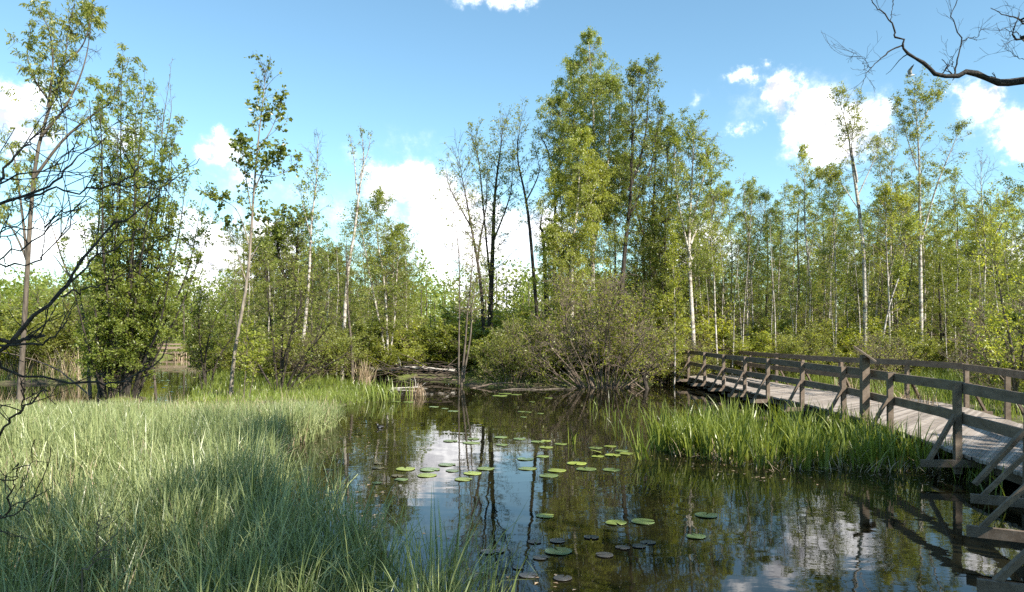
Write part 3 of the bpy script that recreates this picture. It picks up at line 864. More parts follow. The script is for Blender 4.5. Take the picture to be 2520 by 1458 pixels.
# birches of the left middle
hero('birch_tree', 'thin white birch with a bare twiggy top left of the twin topped birch', 'birch', 150, 29,
     [[(735, 930), (752, 760), (765, 640), (772, 520), (779, 430), (786, 345)], [(768, 600), (745, 500), (740, 470)]], [.075, .025],
     dict(n1=46, t0=0.3, L1=1.25, prof='round', up=(25, 65), n2=6, nl=8, nl1=1, ls=0.085, bare=0.3, leafy=(0.0, 0.7), bend1=-0.1), 'birch_bark', 'twig', 'birch_leaf')
hero('birch_tree', 'leaning white birch with a nearly bare twin top against the sky', 'birch', 153, 31,
     [[(840, 790), (853, 690), (866, 580), (880, 470), (893, 400), (888, 315)], [(879, 480), (871, 400), (860, 335)], [(884, 440), (905, 380), (916, 335)]], [.085, .035, .028],
     dict(n1=34, t0=0.25, L1=0.75, prof='top', up=(45, 75), n2=6, nl=5, nl1=0, ls=0.07, bare=0.5, leafy=(0.45, 1), droop=0.8), 'birch_bark', 'twig', 'willow_leaf')
hero('birch_tree', 'leafy light green birch clump right of the twin topped birch', 'birch', 156, 32.5,
     [[(955, 900), (945, 700), (930, 580), (935, 480)], [(950, 880), (905, 650), (885, 500)], [(960, 880), (975, 700), (975, 560)]], [.06, .05, .045],
     dict(n1=76, t0=0.16, L1=1.5, prof='column', up=(0, 55), n2=8, nl=14, ls=0.072, cl=-2, bare=0.1), 'birch_bark', 'twig', 'birch_leaf')
hero('maple_tree', 'dense round dark green tree filling the gap behind the lone slender tree', 'tree', 159, 40,
     [[(730, 900), (725, 760), (728, 640), (735, 545)], [(730, 860), (670, 720), (640, 620)], [(730, 860), (790, 720), (810, 640)], [(728, 760), (690, 640), (690, 590)]], [.2, .12, .12, .1],
     dict(n1=70, t0=0.12, L1=2.2, prof='round', up=(0, 60), n2=10, nl=18, ls=0.10, bare=0.03, cl=-3), 'dark_bark', 'dark_twig', 'alder_leaf')

# the tall dark trunked alders of the middle
hero('alder_tree', 'stout dark trunked alder with a thin high crown in the middle of the far bank', 'alder', 170, 36,
     [[(1206, 850), (1208, 640), (1222, 470), (1236, 315)], [(1208, 700), (1190, 540), (1178, 400), (1165, 350)], [(1212, 600), (1255, 480), (1262, 400)]], [.15, .06, .05],
     dict(n1=60, t0=0.18, L1=1.7, prof='even', up=(15, 65), n2=8, nl=9, nl1=1, ls=0.08, bare=0.2, gap=0.12, r1=0.018, cl=-2), 'dark_bark', 'dark_twig', 'willow_leaf')
hero('alder_tree', 'dark slanting alder just left of the stout dark trunked alder', 'alder', 173, 35,
     [[(1192, 840), (1180, 660), (1150, 520), (1128, 370)], [(1176, 640), (1195, 500), (1200, 380)], [(1160, 560), (1110, 470), (1095, 400)]], [.095, .045, .04],
     dict(n1=56, t0=0.2, L1=1.5, prof='even', up=(10, 65), n2=8, nl=6, nl1=1, ls=0.08, bare=0.42, gap=0.2, r1=0.014), 'dark_bark', 'dark_twig', 'willow_leaf')
hero('waterside_tree', 'thin twin trunked tree rising straight from the far waterline', 'tree', 176, 28.2,
     [[(1134, 948), (1146, 800), (1162, 680), (1158, 480)], [(1130, 945), (1128, 780), (1126, 600), (1108, 470)], [(1140, 940), (1158, 810), (1166, 720), (1185, 560)]], [.05, .04, .042],
     dict(n1=40, t0=0.35, L1=1.0, prof='even', up=(10, 60), n2=7, nl=4, nl1=0, ls=0.07, bare=0.35, r1=0.010), 'grey_bark', 'twig', 'willow_leaf')
hero('alder_tree', 'bent dark alder with a high pale tuft left of the big birch', 'alder', 179, 34,
     [[(1335, 700), (1305, 610), (1290, 480), (1276, 380), (1284, 285)], [(1292, 500), (1325, 430), (1318, 360)]], [.095, .04],
     dict(n1=46, t0=0.3, L1=1.2, prof='even', up=(15, 65), n2=7, nl=7, nl1=1, ls=0.08, bare=0.25), 'dark_bark', 'dark_twig', 'willow_leaf')
hero('dead_alder', 'broken dark alder snag beside the bent alder', 'dead tree', 181, 34.5,
     [[(1352, 700), (1336, 600), (1332, 560), (1335, 508)], [(1334, 600), (1350, 560), (1352, 540)]], [.11, .04],
     dict(n1=10, t0=0.3, L1=0.8, prof='even', n2=4, nl=3, nl1=0, ls=0.08, bare=0.6), 'dark_bark', 'dark_twig', 'alder_leaf')
hero('alder_tree', 'dark trunked alder with curling bare top touching the big birch', 'alder', 183, 33.5,
     [[(1366, 700), (1362, 600), (1370, 480), (1345, 370), (1325, 330)], [(1368, 500), (1378, 430), (1352, 300)]], [.09, .04],
     dict(n1=30, t0=0.35, L1=1.1, prof='even', up=(10, 60), n2=6, nl=5, nl1=0, ls=0.08, bare=0.35), 'dark_bark', 'dark_twig', 'willow_leaf')

# the big birch group
hero('birch_tree', 'tallest birch of the far bank with a dense drooping spire crown', 'birch', 190, 33,
     [[(1464, 940), (1462, 700), (1460, 480), (1456, 300), (1448, 84)], [(1460, 600), (1425, 430), (1415, 300), (1416, 140)], [(1460, 620), (1495, 430), (1500, 300), (1498, 195)], [(1458, 560), (1405, 420), (1385, 330), (1378, 255)], [(1460, 560), (1520, 480), (1535, 380)]],
     [.16, .07, .07, .06, .05],
     dict(n1=135, t0=0.14, L1=2.0, prof='spire2', up=(-5, 45), bend1=-0.2, n2=14, r2=0.42, bend2=-0.6, nl=24, nl1=2, ls=0.064, cl=-4, droop=0.9, bare=0.0, gap=0.05), 'birch_bark', 'twig', 'birch_leaf')
hero('birch_tree', 'yellowish drooping birch standing in front of the tallest birch', 'birch', 195, 30.5,
     [[(1402, 920), (1408, 700), (1418, 500), (1432, 325)], [(1406, 700), (1385, 560), (1375, 420)], [(1410, 640), (1455, 500), (1470, 400)], [(1404, 760), (1370, 640), (1362, 560)]], [.11, .05, .05, .04],
     dict(n1=105, t0=0.15, L1=1.6, prof='column', up=(-5, 45), bend1=-0.2, n2=12, r2=0.42, bend2=-0.55, nl=22, nl1=2, ls=0.064, cl=-4, droop=0.95, bare=0.06, gap=0.06), 'birch_bark', 'twig', 'yellow_leaf')
hero('alder_tree', 'tall alder with a straight dark bare lower trunk right of the tallest birch', 'alder', 199, 31,
     [[(1522, 940), (1535, 690), (1546, 520), (1551, 400), (1558, 165)], [(1548, 470), (1590, 330), (1600, 158)], [(1545, 540), (1600, 420), (1632, 250)], [(1550, 420), (1562, 300), (1572, 180)]], [.13, .06, .06, .04],
     dict(n1=74, t0=0.36, L1=1.45, prof='round', up=(0, 60), n2=9, nl=15, nl1=1, cl=-2.2, ls=0.072, bare=0.2, gap=0.14, r1=0.014), 'dark_bark', 'dark_twig', 'alder_leaf')
hero('alder_tree', 'broad dark green alder right behind the straight trunked alder', 'alder', 204, 35,
     [[(1600, 920), (1605, 720), (1608, 500), (1612, 330)], [(1605, 680), (1650, 520), (1668, 290)], [(1605, 650), (1570, 520), (1560, 400)], [(1606, 600), (1640, 440), (1640, 330)]], [.16, .08, .08, .06],
     dict(n1=84, t0=0.14, L1=1.9, prof='round', up=(0, 55), n2=10, nl=16, nl1=1, cl=-2.4, ls=0.078, bare=0.14), 'dark_bark', 'dark_twig', 'alder_leaf')
hero('birch_tree', 'round topped birch with a white lower trunk at the right end of the tall group', 'birch', 209, 31,
     [[(1708, 925), (1702, 740), (1700, 560), (1700, 420), (1706, 300)], [(1700, 600), (1745, 480), (1760, 370)], [(1701, 640), (1668, 500), (1660, 350)], [(1700, 560), (1735, 420), (1735, 330)], [(1701, 640), (1765, 560), (1785, 480)]], [.11, .05, .05, .04, .04],
     dict(n1=80, t0=0.24, L1=1.5, prof='round', up=(0, 55), n2=9, r2=0.45, nl=15, nl1=1, cl=-2.0, ls=0.07, bare=0.16, bend1=-0.1, bend2=-0.25), 'birch_bark', 'twig', 'birch_leaf')

# right hand stand behind the boardwalk
R = [
    ('spire shaped young birch with the densest crown right of the tall group', 220, 33, [[(1990, 890), (1989, 620), (1978, 365)], [(1989, 640), (2015, 500), (2012, 430)]], [.085, .03], 'column', .12, 1.15, 'yellow_leaf', .08, (0, 1)),
    ('forked birch with an open crown in front of the white cloud', 223, 30, [[(2132, 900), (2122, 640), (2108, 430), (2088, 330), (2066, 235)], [(2110, 450), (2098, 350), (2116, 238)], [(2112, 480), (2150, 400), (2165, 350)], [(2116, 520), (2070, 450), (2030, 430)]], [.13, .05, .035, .035], 'even', .45, .8, 'willow_leaf', .38, (0.1, 1)),
    ('pale almost bare birch between the forked birch and the tallest right hand birch', 228, 34, [[(2200, 880), (2192, 600), (2190, 480), (2203, 330)], [(2191, 520), (2172, 430), (2170, 370)]], [.07, .03], 'even', .4, .8, 'willow_leaf', .65, (0, 1)),
    ('tallest birch of the right hand stand with an airy crown under the flying gull', 232, 30, [[(2268, 900), (2268, 580), (2258, 410), (2250, 200)], [(2268, 590), (2312, 420), (2355, 318)], [(2258, 420), (2235, 330), (2215, 250)], [(2254, 330), (2290, 260), (2305, 220)]], [.12, .06, .035, .03], 'even', .38, .85, 'willow_leaf', .34, (0, 1)),
    ('narrow birch with a slim column of leaves right of the airy birch', 237, 31.5, [[(2354, 900), (2352, 640), (2351, 435)]], [.06], 'even', .2, .62, 'birch_leaf', .12, (0, 1)),
    ('bare topped birch above light green foliage near the right edge', 240, 32, [[(2428, 900), (2420, 600), (2416, 375)], [(2422, 640), (2460, 540), (2470, 470)], [(2422, 640), (2395, 560), (2390, 500)]], [.08, .04, .04], 'column', .2, 1.15, 'yellow_leaf', .12, (0, .62)),
    ('leafy yellow green birch beside the forked birch trunk', 244, 29.5, [[(2188, 900), (2182, 640), (2176, 470)], [(2185, 700), (2215, 560), (2222, 500)]], [.06, .03], 'column', .2, 1.1, 'yellow_leaf', .1, (0, 1)),
    ('thin grey trunked birch with sparse leaves left of the forked birch', 247, 31, [[(2058, 900), (2056, 640), (2054, 420)]], [.06], 'round', .3, .9, 'birch_leaf', .3, (0, 1)),
    ('thin white birch sapling standing by the far end of the boardwalk', 250, 27.6, [[(1657, 962), (1660, 840), (1662, 740), (1650, 560)]], [.04], 'even', .15, .6, 'yellow_leaf', .2, (0, 1)),
    ('leaning white birch trunk crossing the thicket behind the lectern board', 253, 27.5, [[(2150, 905), (2185, 770), (2214, 665), (2235, 560)]], [.06], 'top', .6, .9, 'birch_leaf', .2, (0, 1)),
    ('slim white birch with a slightly leaning trunk behind the far end of the boardwalk', 256, 29, [[(1772, 905), (1758, 720), (1752, 620), (1755, 480)]], [.055], 'round', .4, .95, 'birch_leaf', .15, (0, 1)),
    ('bushy young birch filling the gap right of the round topped birch', 259, 34, [[(1840, 900), (1842, 640), (1850, 450)], [(1842, 700), (1880, 560), (1890, 480)]], [.07, .04], 'column', .15, 1.3, 'birch_leaf', .1, (0, 1)),
]
for lab, sd, d, stems, rad, prof, t0, L1, leaf, bare, leafy in R:
    hero('birch_tree', lab, 'birch', sd, d, stems, [q * .75 for q in rad], dict(n1=66, t0=t0, L1=L1 * 1.25, prof=prof, up=(5, 60), n2=8, nl=18, nl1=1, ls=0.062, cl=-1.6, bare=bare, leafy=leafy, bend2=-0.2), 'birch_bark', 'twig', leaf)
hero('oak_sapling', 'bushy light green young tree close by the boardwalk at the right edge', 'young tree', 262, 17.5,
     [[(2498, 1040), (2490, 860), (2470, 720), (2440, 600)], [(2495, 1000), (2520, 820), (2540, 650)], [(2492, 980), (2440, 860), (2400, 760)], [(2495, 1000), (2560, 900), (2600, 760)], [(2492, 960), (2430, 900), (2395, 860)]], [.05, .045, .035, .04, .03],
     dict(n1=30, t0=0.2, L1=0.85, prof='even', up=(10, 55), n2=6, nl=8, nl1=1, ls=0.085, lw=0.45, bare=0.15, droop=0.1), 'grey_bark', 'dark_twig', 'yellow_leaf', base=None)

# ------------------------------------------------------------------ bushes of the banks traced one by one
def fan(seed, n, ub, vb, u0, u1, v0, v1, spread=12, arch=0.0):
    r = np.random.default_rng(seed)
    out = []
    for i in range(n):
        f = (i + r.uniform(0, 1)) / n
        u = u0 + (u1 - u0) * f
        c = 1 - abs(2 * f - 1) ** 2.4
        v = v1 + (v0 - v1) * c * r.uniform(0.2, 1.0)
        b = ub + (f - 0.5) * spread * 2
        m1 = (b + (u - b) * (0.45 + arch), vb + (v - vb) * 0.5)
        m2 = (b + (u - b) * (0.75 + arch), vb + (v - vb) * (0.8 + arch * 0.6))
        out.append([(b, vb), m1, m2, (u, v)])
    return out


hero('willow_thicket', 'sprawling twiggy grey willow thicket leaning over the far waterline in the middle', 'willow bush', 300, 27.4, fan(1, 44, 1478, 962, 1265, 1665, 670, 905, 60, 0.08), [.028] * 44,
     dict(n1=26, t0=0.25, L1=0.95, prof='even', up=(0, 60), n2=7, r2=0.5, nl=5, nl1=0, ls=0.08, lw=0.5, bare=0.25, r1=0.014, r2w=0.007, wob=0.22, droop=0.0, swob=0.03, cl=-0.8), 'twig', 'twig', 'yellow_leaf', split=True, jit=2.4)
hero('willow_bush', 'rounded leafy willow bush between the waterside twin trunks and the twiggy thicket', 'willow bush', 302, 28.2, fan(2, 16, 1260, 950, 1170, 1370, 760, 930, 30), [.025] * 16,
     dict(n1=26, t0=0.15, L1=0.7, prof='even', up=(10, 55), n2=6, nl=6, ls=0.075, lw=0.45, bare=0.2), 'twig', 'twig', 'willow_leaf', jit=1.4)
hero('willow_bush', 'dark stemmed bushy willow with crooked limbs between the lone tree and the pond', 'willow bush', 304, 25, [[(690, 975), (700, 880), (735, 770), (760, 690)], [(685, 975), (670, 860), (650, 740), (640, 640)], [(695, 975), (740, 900), (800, 830), (840, 790)], [(690, 975), (690, 840), (700, 720), (705, 640)],
     [(700, 975), (760, 880), (790, 780), (800, 700)], [(680, 975), (640, 890), (610, 800), (590, 720)], [(700, 975), (770, 920), (840, 880), (870, 850)], [(688, 975), (720, 840), (750, 740), (735, 650)]], [.06, .05, .05, .05, .045, .04, .04, .04],
     dict(n1=34, t0=0.22, L1=0.95, prof='even', up=(0, 60), n2=6, nl=7, nl1=1, ls=0.08, lw=0.5, bare=0.18, wob=0.12), 'dark_bark', 'dark_twig', 'willow_leaf', jit=1.2)
hero('willow_bush', 'small crooked dark bush left of the lone slender tree', 'willow bush', 306, 25.5, [[(508, 975), (505, 900), (520, 820), (545, 760)], [(505, 975), (495, 900), (485, 830), (478, 780)], [(512, 975), (530, 890), (565, 830), (590, 800)], [(508, 975), (500, 860), (500, 780), (510, 730)], [(500, 975), (488, 910), (474, 870), (466, 840)]], [.05, .04, .04, .04, .03],
     dict(n1=30, t0=0.25, L1=0.7, prof='even', up=(0, 60), n2=6, nl=6, nl1=1, ls=0.08, lw=0.5, bare=0.2), 'dark_bark', 'dark_twig', 'alder_leaf', jit=1.0)
hero('willow_bush', 'low leafy bush over the fallen white log on the far bank', 'willow bush', 308, 33.5, fan(4, 14, 960, 925, 860, 1080, 760, 900, 60), [.022] * 14,
     dict(n1=24, t0=0.1, L1=0.8, prof='even', up=(0, 55), n2=6, nl=6, ls=0.085, lw=0.5, bare=0.2), 'twig', 'twig', 'willow_leaf', jit=1.5)
hero('willow_bush', 'leafy bush beside the far end of the boardwalk with a dark leaning stem', 'willow bush', 310, 29.5, fan(5, 14, 1590, 955, 1520, 1680, 700, 920, 40), [.03] * 14,
     dict(n1=26, t0=0.15, L1=0.75, prof='even', up=(0, 55), n2=6, nl=6, ls=0.08, lw=0.5, bare=0.2), 'dark_bark', 'twig', 'birch_leaf', jit=1.2)

# ------------------------------------------------------------------ kinds that are repeated
def straight(H, lean=0.0, bow=0.0, z0=-0.15):
    return [np.array((lean * t * t * H + bow * math.sin(3.14 * t) * H, bow * 0.5 * math.sin(2.2 * t) * H, z0 + (H - z0) * t)) for t in (0, .25, .5, .75, 1)]


def proto(name, cat, seed, stems, radii, P, bark, twig, leaf):
    r = tree(name, 'x', cat, None, seed, stems, radii, P, bark, twig, leaf, base=(0, 0, 0))
    r['used'] = 0
    return r


def bush_stems(seed, n, H, W):
    r = np.random.default_rng(seed); out = []
    for i in range(n):
        a = r.uniform(0, 6.28); q = r.uniform(0.1, 1) ** 0.7
        x, y, z = math.cos(a) * W * q, math.sin(a) * W * q, H * r.uniform(0.6, 1.0) * (1 - 0.45 * q)
        b = np.array((math.cos(a) * 0.12, math.sin(a) * 0.12, -0.15))
        out.append([b, np.array((x * .4, y * .4, z * .45)), np.array((x * .78, y * .78, z * .8)), np.array((x, y, z))])
    return out


BP = dict(n1=64, t0=0.12, L1=1.5, prof='column', up=(-5, 50), n2=8, nl=21, nl1=0, ls=0.057, cl=-1.8, bare=0.1, bend2=-0.3, bend1=-0.05)
PROTO = {
    'birch_a': proto('birch_tree', 'birch', 401, [straight(9, .03, .01)], [.055], BP, 'birch_bark', 'twig', 'birch_leaf'),
    'birch_b': proto('birch_tree', 'birch', 402, [straight(9, -.04, .015), [np.array((-.1, 0, 2.5)), np.array((.5, .2, 4.6)), np.array((.9, .4, 6.8))]], [.06, .035], BP, 'birch_bark', 'twig', 'yellow_leaf'),
    'birch_c': proto('birch_tree', 'birch', 403, [straight(9, .06, -.02)], [.05], dict(BP, bare=0.35, n1=52, L1=1.3), 'birch_bark', 'twig', 'birch_leaf'),
    'alder_a': proto('alder_tree', 'alder', 404, [straight(9, .02, .02), [np.array((.1, 0, 2.2)), np.array((-.7, .3, 4.5)), np.array((-.9, .5, 7.2))]], [.1, .05], dict(BP, prof='round', n1=60, L1=1.8, ls=0.085, bend2=-0.05), 'dark_bark', 'dark_twig', 'alder_leaf'),
    'alder_b': proto('alder_tree', 'alder', 405, [straight(9, -.05, -.02)], [.09], dict(BP, prof='round', n1=56, L1=1.65, bare=0.25, bend2=-0.05), 'grey_bark', 'dark_twig', 'willow_leaf'),
    'pole': proto('bare_sapling', 'sapling', 406, [straight(8, .07, .02)], [.045], dict(n1=26, t0=.3, L1=.8, up=(40, 70), n2=4, nl=3, nl1=0, ls=.075, bare=.55), 'birch_bark', 'twig', 'birch_leaf'),
    'bush_a': proto('willow_bush', 'willow bush', 407, bush_stems(1, 16, 3.2, 1.5), [.022] * 16, dict(n1=22, t0=.12, L1=.62, prof='even', up=(5, 60), n2=6, nl=7, ls=.08, lw=.5, bare=.15), 'dark_bark', 'dark_twig', 'willow_leaf'),
    'bush_b': proto('willow_bush', 'willow bush', 408, bush_stems(2, 14, 3.0, 1.7), [.022] * 14, dict(n1=24, t0=.12, L1=.65, prof='even', up=(0, 55), n2=6, nl=7, ls=.085, lw=.6, bare=.12), 'twig', 'twig', 'yellow_leaf'),
    'bush_c': proto('twiggy_bush', 'bush', 409, bush_stems(3, 20, 3.0, 1.6), [.02] * 20, dict(n1=22, t0=.2, L1=.75, prof='even', up=(0, 60), n2=6, nl=3, nl1=0, ls=.07, lw=.5, bare=.5, wob=.14), 'twig', 'twig', 'willow_leaf'),
    'bush_d': proto('alder_bush', 'alder bush', 410, bush_stems(4, 15, 3.2, 1.5), [.025] * 15, dict(n1=24, t0=.12, L1=.62, prof='even', up=(0, 60), n2=6, nl=8, ls=.085, lw=.7, bare=.12), 'dark_bark', 'dark_twig', 'alder_leaf'),
}
PH = {'birch_a': 9, 'birch_b': 9, 'birch_c': 9, 'alder_a': 9, 'alder_b': 9, 'pole': 8, 'bush_a': 3.2, 'bush_b': 3.0, 'bush_c': 3.0, 'bush_d': 3.2}
KIND = {'birch_a': 'light green white stemmed birch', 'birch_b': 'yellow green forked birch', 'birch_c': 'thin sparsely leaved birch', 'alder_a': 'dark green twin stemmed alder', 'alder_b': 'grey stemmed open alder',
        'pole': 'nearly bare thin sapling', 'bush_a': 'leafy grey green willow bush', 'bush_b': 'bright yellow green bush', 'bush_c': 'brown twiggy bush with few leaves', 'bush_d': 'dark green leafy bush'}
prng = np.random.default_rng(77)


def put(kind, x, y, H, where, wide=1.0):
    root = PROTO[kind]
    if root['used']:
        root = copy_tree(root)
    else:
        root['used'] = 1
    root.location = (float(x), float(y), float(gz(x, y)))
    s = H / PH[kind]
    sw = s * wide * prng.uniform(0.9, 1.15)
    root.scale = (sw, sw, s)
    root.rotation_euler = (0, 0, float(prng.uniform(0, 6.28)))
    root['label'] = KIND[kind] + ' ' + where
    root['group'] = KIND[kind] + ' ' + where
    return root


def stand(n, u0, u1, d0, d1, vt0, vt1, kinds, where, wide=1.0, seed=0, vfun=None):
    r = np.random.default_rng(seed)
    for i in range(n):
        u = u0 + (u1 - u0) * (i + r.uniform(0, 1)) / n
        d = r.uniform(d0, d1)
        v = r.uniform(vt0, vt1) if vfun is None else vfun(u) + r.uniform(-45, 60)
        x = (u - CX) / F * d
        H = EYE + (HY - v) * d / F - float(gz(x, d))
        put(kinds[r.integers(len(kinds))], x, d, max(H, 0.8), where, wide * (1.0 if H > 4 else 1.15))


TR = ['birch_a', 'birch_b', 'birch_c', 'alder_a', 'alder_b', 'birch_a']
# right stand, front to back
stand(25, 1790, 2560, 30.5, 36, 420, 660, TR + ['pole'], 'in the front rows of the stand behind the boardwalk', seed=1)
stand(26, 1780, 2600, 36, 44, 425, 590, TR, 'in the middle of the stand behind the boardwalk', 1.1, seed=2)
stand(18, 1640, 2620, 44, 54, 470, 590, ['alder_a', 'birch_a', 'birch_b', 'alder_b'], 'at the back of the stand behind the boardwalk', 1.25, seed=3)
stand(9, 1560, 1800, 31, 40, 470, 620, ['birch_a', 'birch_b', 'pole', 'alder_a'], 'behind the far end of the boardwalk', seed=4)
stand(26, 1700, 2560, 28.5, 34, 520, 700, ['pole', 'pole', 'birch_c'], 'among the thin stems right behind the boardwalk', .8, seed=55)
stand(28, 1640, 2620, 29, 38, 745, 835, ['bush_a', 'bush_c', 'bush_b', 'bush_c', 'bush_a'], 'under the stand behind the boardwalk', 1.2, seed=5)
stand(18, 1660, 2700, 36, 46, 690, 790, ['bush_a', 'bush_b', 'bush_d', 'bush_c'], 'deep in the stand behind the boardwalk', 1.3, seed=6)
for x, y, H, k in ((12.2, 24.5, 2.2, 'bush_c'), (13.5, 20.5, 2.2, 'bush_c'), (12.9, 17.2, 2.1, 'bush_a'), (15.5, 21.5, 3.0, 'bush_d'), (11.0, 27.5, 2.6, 'bush_a'), (14.2, 26.8, 2.6, 'bush_a'), (17.2, 25.0, 3.6, 'bush_c'), (12.3, 14.2, 1.9, 'bush_d'),
                   (19.0, 28.0, 3.4, 'bush_d'), (16.6, 18.6, 2.8, 'bush_c'), (10.6, 31.0, 2.8, 'bush_d'), (12.6, 11.6, 2.2, 'bush_a')):
    put(k, x, y, H, 'on the bank just behind the boardwalk railing', 1.15)
# middle
stand(8, 1150, 1420, 33, 42, 620, 760, ['birch_c', 'alder_b', 'pole'], 'around the dark alders of the middle bank', seed=7)
stand(14, 1150, 1680, 29.5, 34, 770, 860, ['bush_a', 'bush_b', 'bush_c', 'bush_d', 'bush_a'], 'along the middle of the far bank', 1.25, seed=8)
stand(18, 940, 1700, 34, 42, 700, 800, ['bush_a', 'bush_d', 'bush_b', 'bush_c'], 'behind the middle of the far bank', 1.3, seed=9)
stand(15, 1360, 1780, 33, 40, 430, 660, ['alder_a', 'birch_a', 'birch_b', 'alder_b'], 'between the big birches of the far bank', 1.0, seed=10)
# left middle hump
stand(20, 590, 1010, 30, 38, 550, 690, ['birch_b', 'alder_a', 'birch_a', 'birch_c', 'alder_b', 'pole'], 'in the grove left of the pond', 1.1, seed=11)
stand(13, 600, 1000, 40, 48, 545, 620, ['alder_a', 'birch_a', 'alder_b'], 'at the back of the grove left of the pond', 1.35, seed=12)
stand(16, 580, 960, 28.5, 36, 760, 850, ['bush_a', 'bush_b', 'bush_c', 'bush_d'], 'under the grove left of the pond', 1.2, seed=13)
# far left
stand(14, -120, 240, 31, 38, 680, 790, ['bush_a', 'bush_c', 'bush_d', 'bush_b', 'bush_a'], 'on the bank at the far left', 1.3, seed=14)
stand(10, -100, 330, 38, 50, 640, 730, ['alder_b', 'birch_c', 'alder_a', 'birch_a'], 'behind the bank at the far left', 1.1, seed=15)
stand(9, 330, 600, 63, 78, 700, 760, ['alder_a', 'birch_a', 'alder_b'], 'beyond the narrow channel', 1.6, seed=16)
stand(8, 500, 620, 33, 50, 770, 840, ['bush_a', 'bush_d', 'bush_b'], 'right of the narrow channel', 1.2, seed=17)
stand(7, 170, 330, 40, 62, 740, 810, ['bush_a', 'bush_d', 'bush_b'], 'left of the narrow channel', 1.3, seed=18)

# the wood far behind
def far_wood():
    r = np.random.default_rng(90)
    V, Q, off = [], [], 0
    x = r.uniform(-75, 75, 900); y = r.uniform(62, 105, 900)
    H = r.uniform(5.0, 8.5, 900) + np.clip(x, 0, 40) * 0.06
    ci = np.repeat(np.arange(900), 240)
    n = len(ci)
    t = r.uniform(0.05, 1, n)
    rad = 1.7 * np.sin(np.pi * (0.1 + 0.85 * t)) ** 0.7 * r.uniform(0, 1, n) ** 0.5
    a = r.uniform(0, 6.28, n)
    C = np.stack([x[ci] + rad * np.cos(a), y[ci] + rad * np.sin(a), 0.6 + H[ci] * t + r.normal(0, .2, n)], 1)
    lv = leaves(r, C, nrm(r.normal(0, 1, (n, 3))), 0.28, 0.75)
    P = np.stack([np.stack([x, y, np.zeros(900)], 1), np.stack([x, y, H * 0.9], 1)], 1)
    tb = tubes(P, np.tile(np.array([[.09, .03]]), (900, 1)), 4)
    o = mesh_obj('far_wood', [(lv[0], lv[1], 0), (tb[0], tb[1], 1)], [M['birch_leaf'], M['grey_bark']])
    tag(o, 'far off mixed wood closing the view behind the pond', 'wood', kind='stuff')


far_wood()

# ------------------------------------------------------------------ foreground: dark branches on the left, the overhanging limb on the right
def limbs(rng, chains, bark, name, parent, base, twigs=4, tl=0.22):
    """each chain is one limb with its own side twigs: a part of its own."""
    for ch in chains:
        pts, r0, r1 = ch
        P = resample(pts, 18)
        P = P + rng.normal(0, 0.006, P.shape) * (np.arange(18) > 0)[:, None]
        Rr = np.linspace(r0, r1, 18) * rng.uniform(0.86, 1.2, 18)
        parts = [(*tubes(P[None], Rr[None], 7), 0)]
        m = twigs
        if m:
            idx = np.zeros(m, int)
            s0, tg = sample(P[None], idx, rng.uniform(0.25, 0.97, m))
            L = tl * rng.uniform(0.4, 1.5, m)
            d = nrm(tg * 0.8 + rng.normal(0, 0.55, (m, 3)) * np.array((1, .6, 1)) + np.array((0, 0, .12)))
            B = paths(rng, s0, d, L, 6, rng.normal(0.05, 0.15, m), 0.07)
            parts.append((*tubes(B, np.linspace(1, .3, 6)[None] * np.full((m, 1), max(r1 * 0.75, 0.0022)), 4), 0))
            m2 = m * 2
            i2 = rng.integers(0, m, m2)
            s2, t2 = sample(B, i2, rng.uniform(0.2, 0.9, m2))
            d2 = nrm(t2 + rng.normal(0, 0.6, (m2, 3)))
            B2 = paths(rng, s2, d2, L[i2] * 0.5, 4, rng.normal(0, 0.15, m2), 0.07)
            parts.append((*tubes(B2, np.full((m2, 4), max(r1 * 0.45, 0.0016)), 3), 0))
        mesh_obj(name, parts, [M[bark]], parent, base, True)


def fg(d, pts, off=0.0):
    n = len(pts)
    return [at(u, v, d + off * i / (n - 1)) for i, (u, v) in enumerate(pts)]


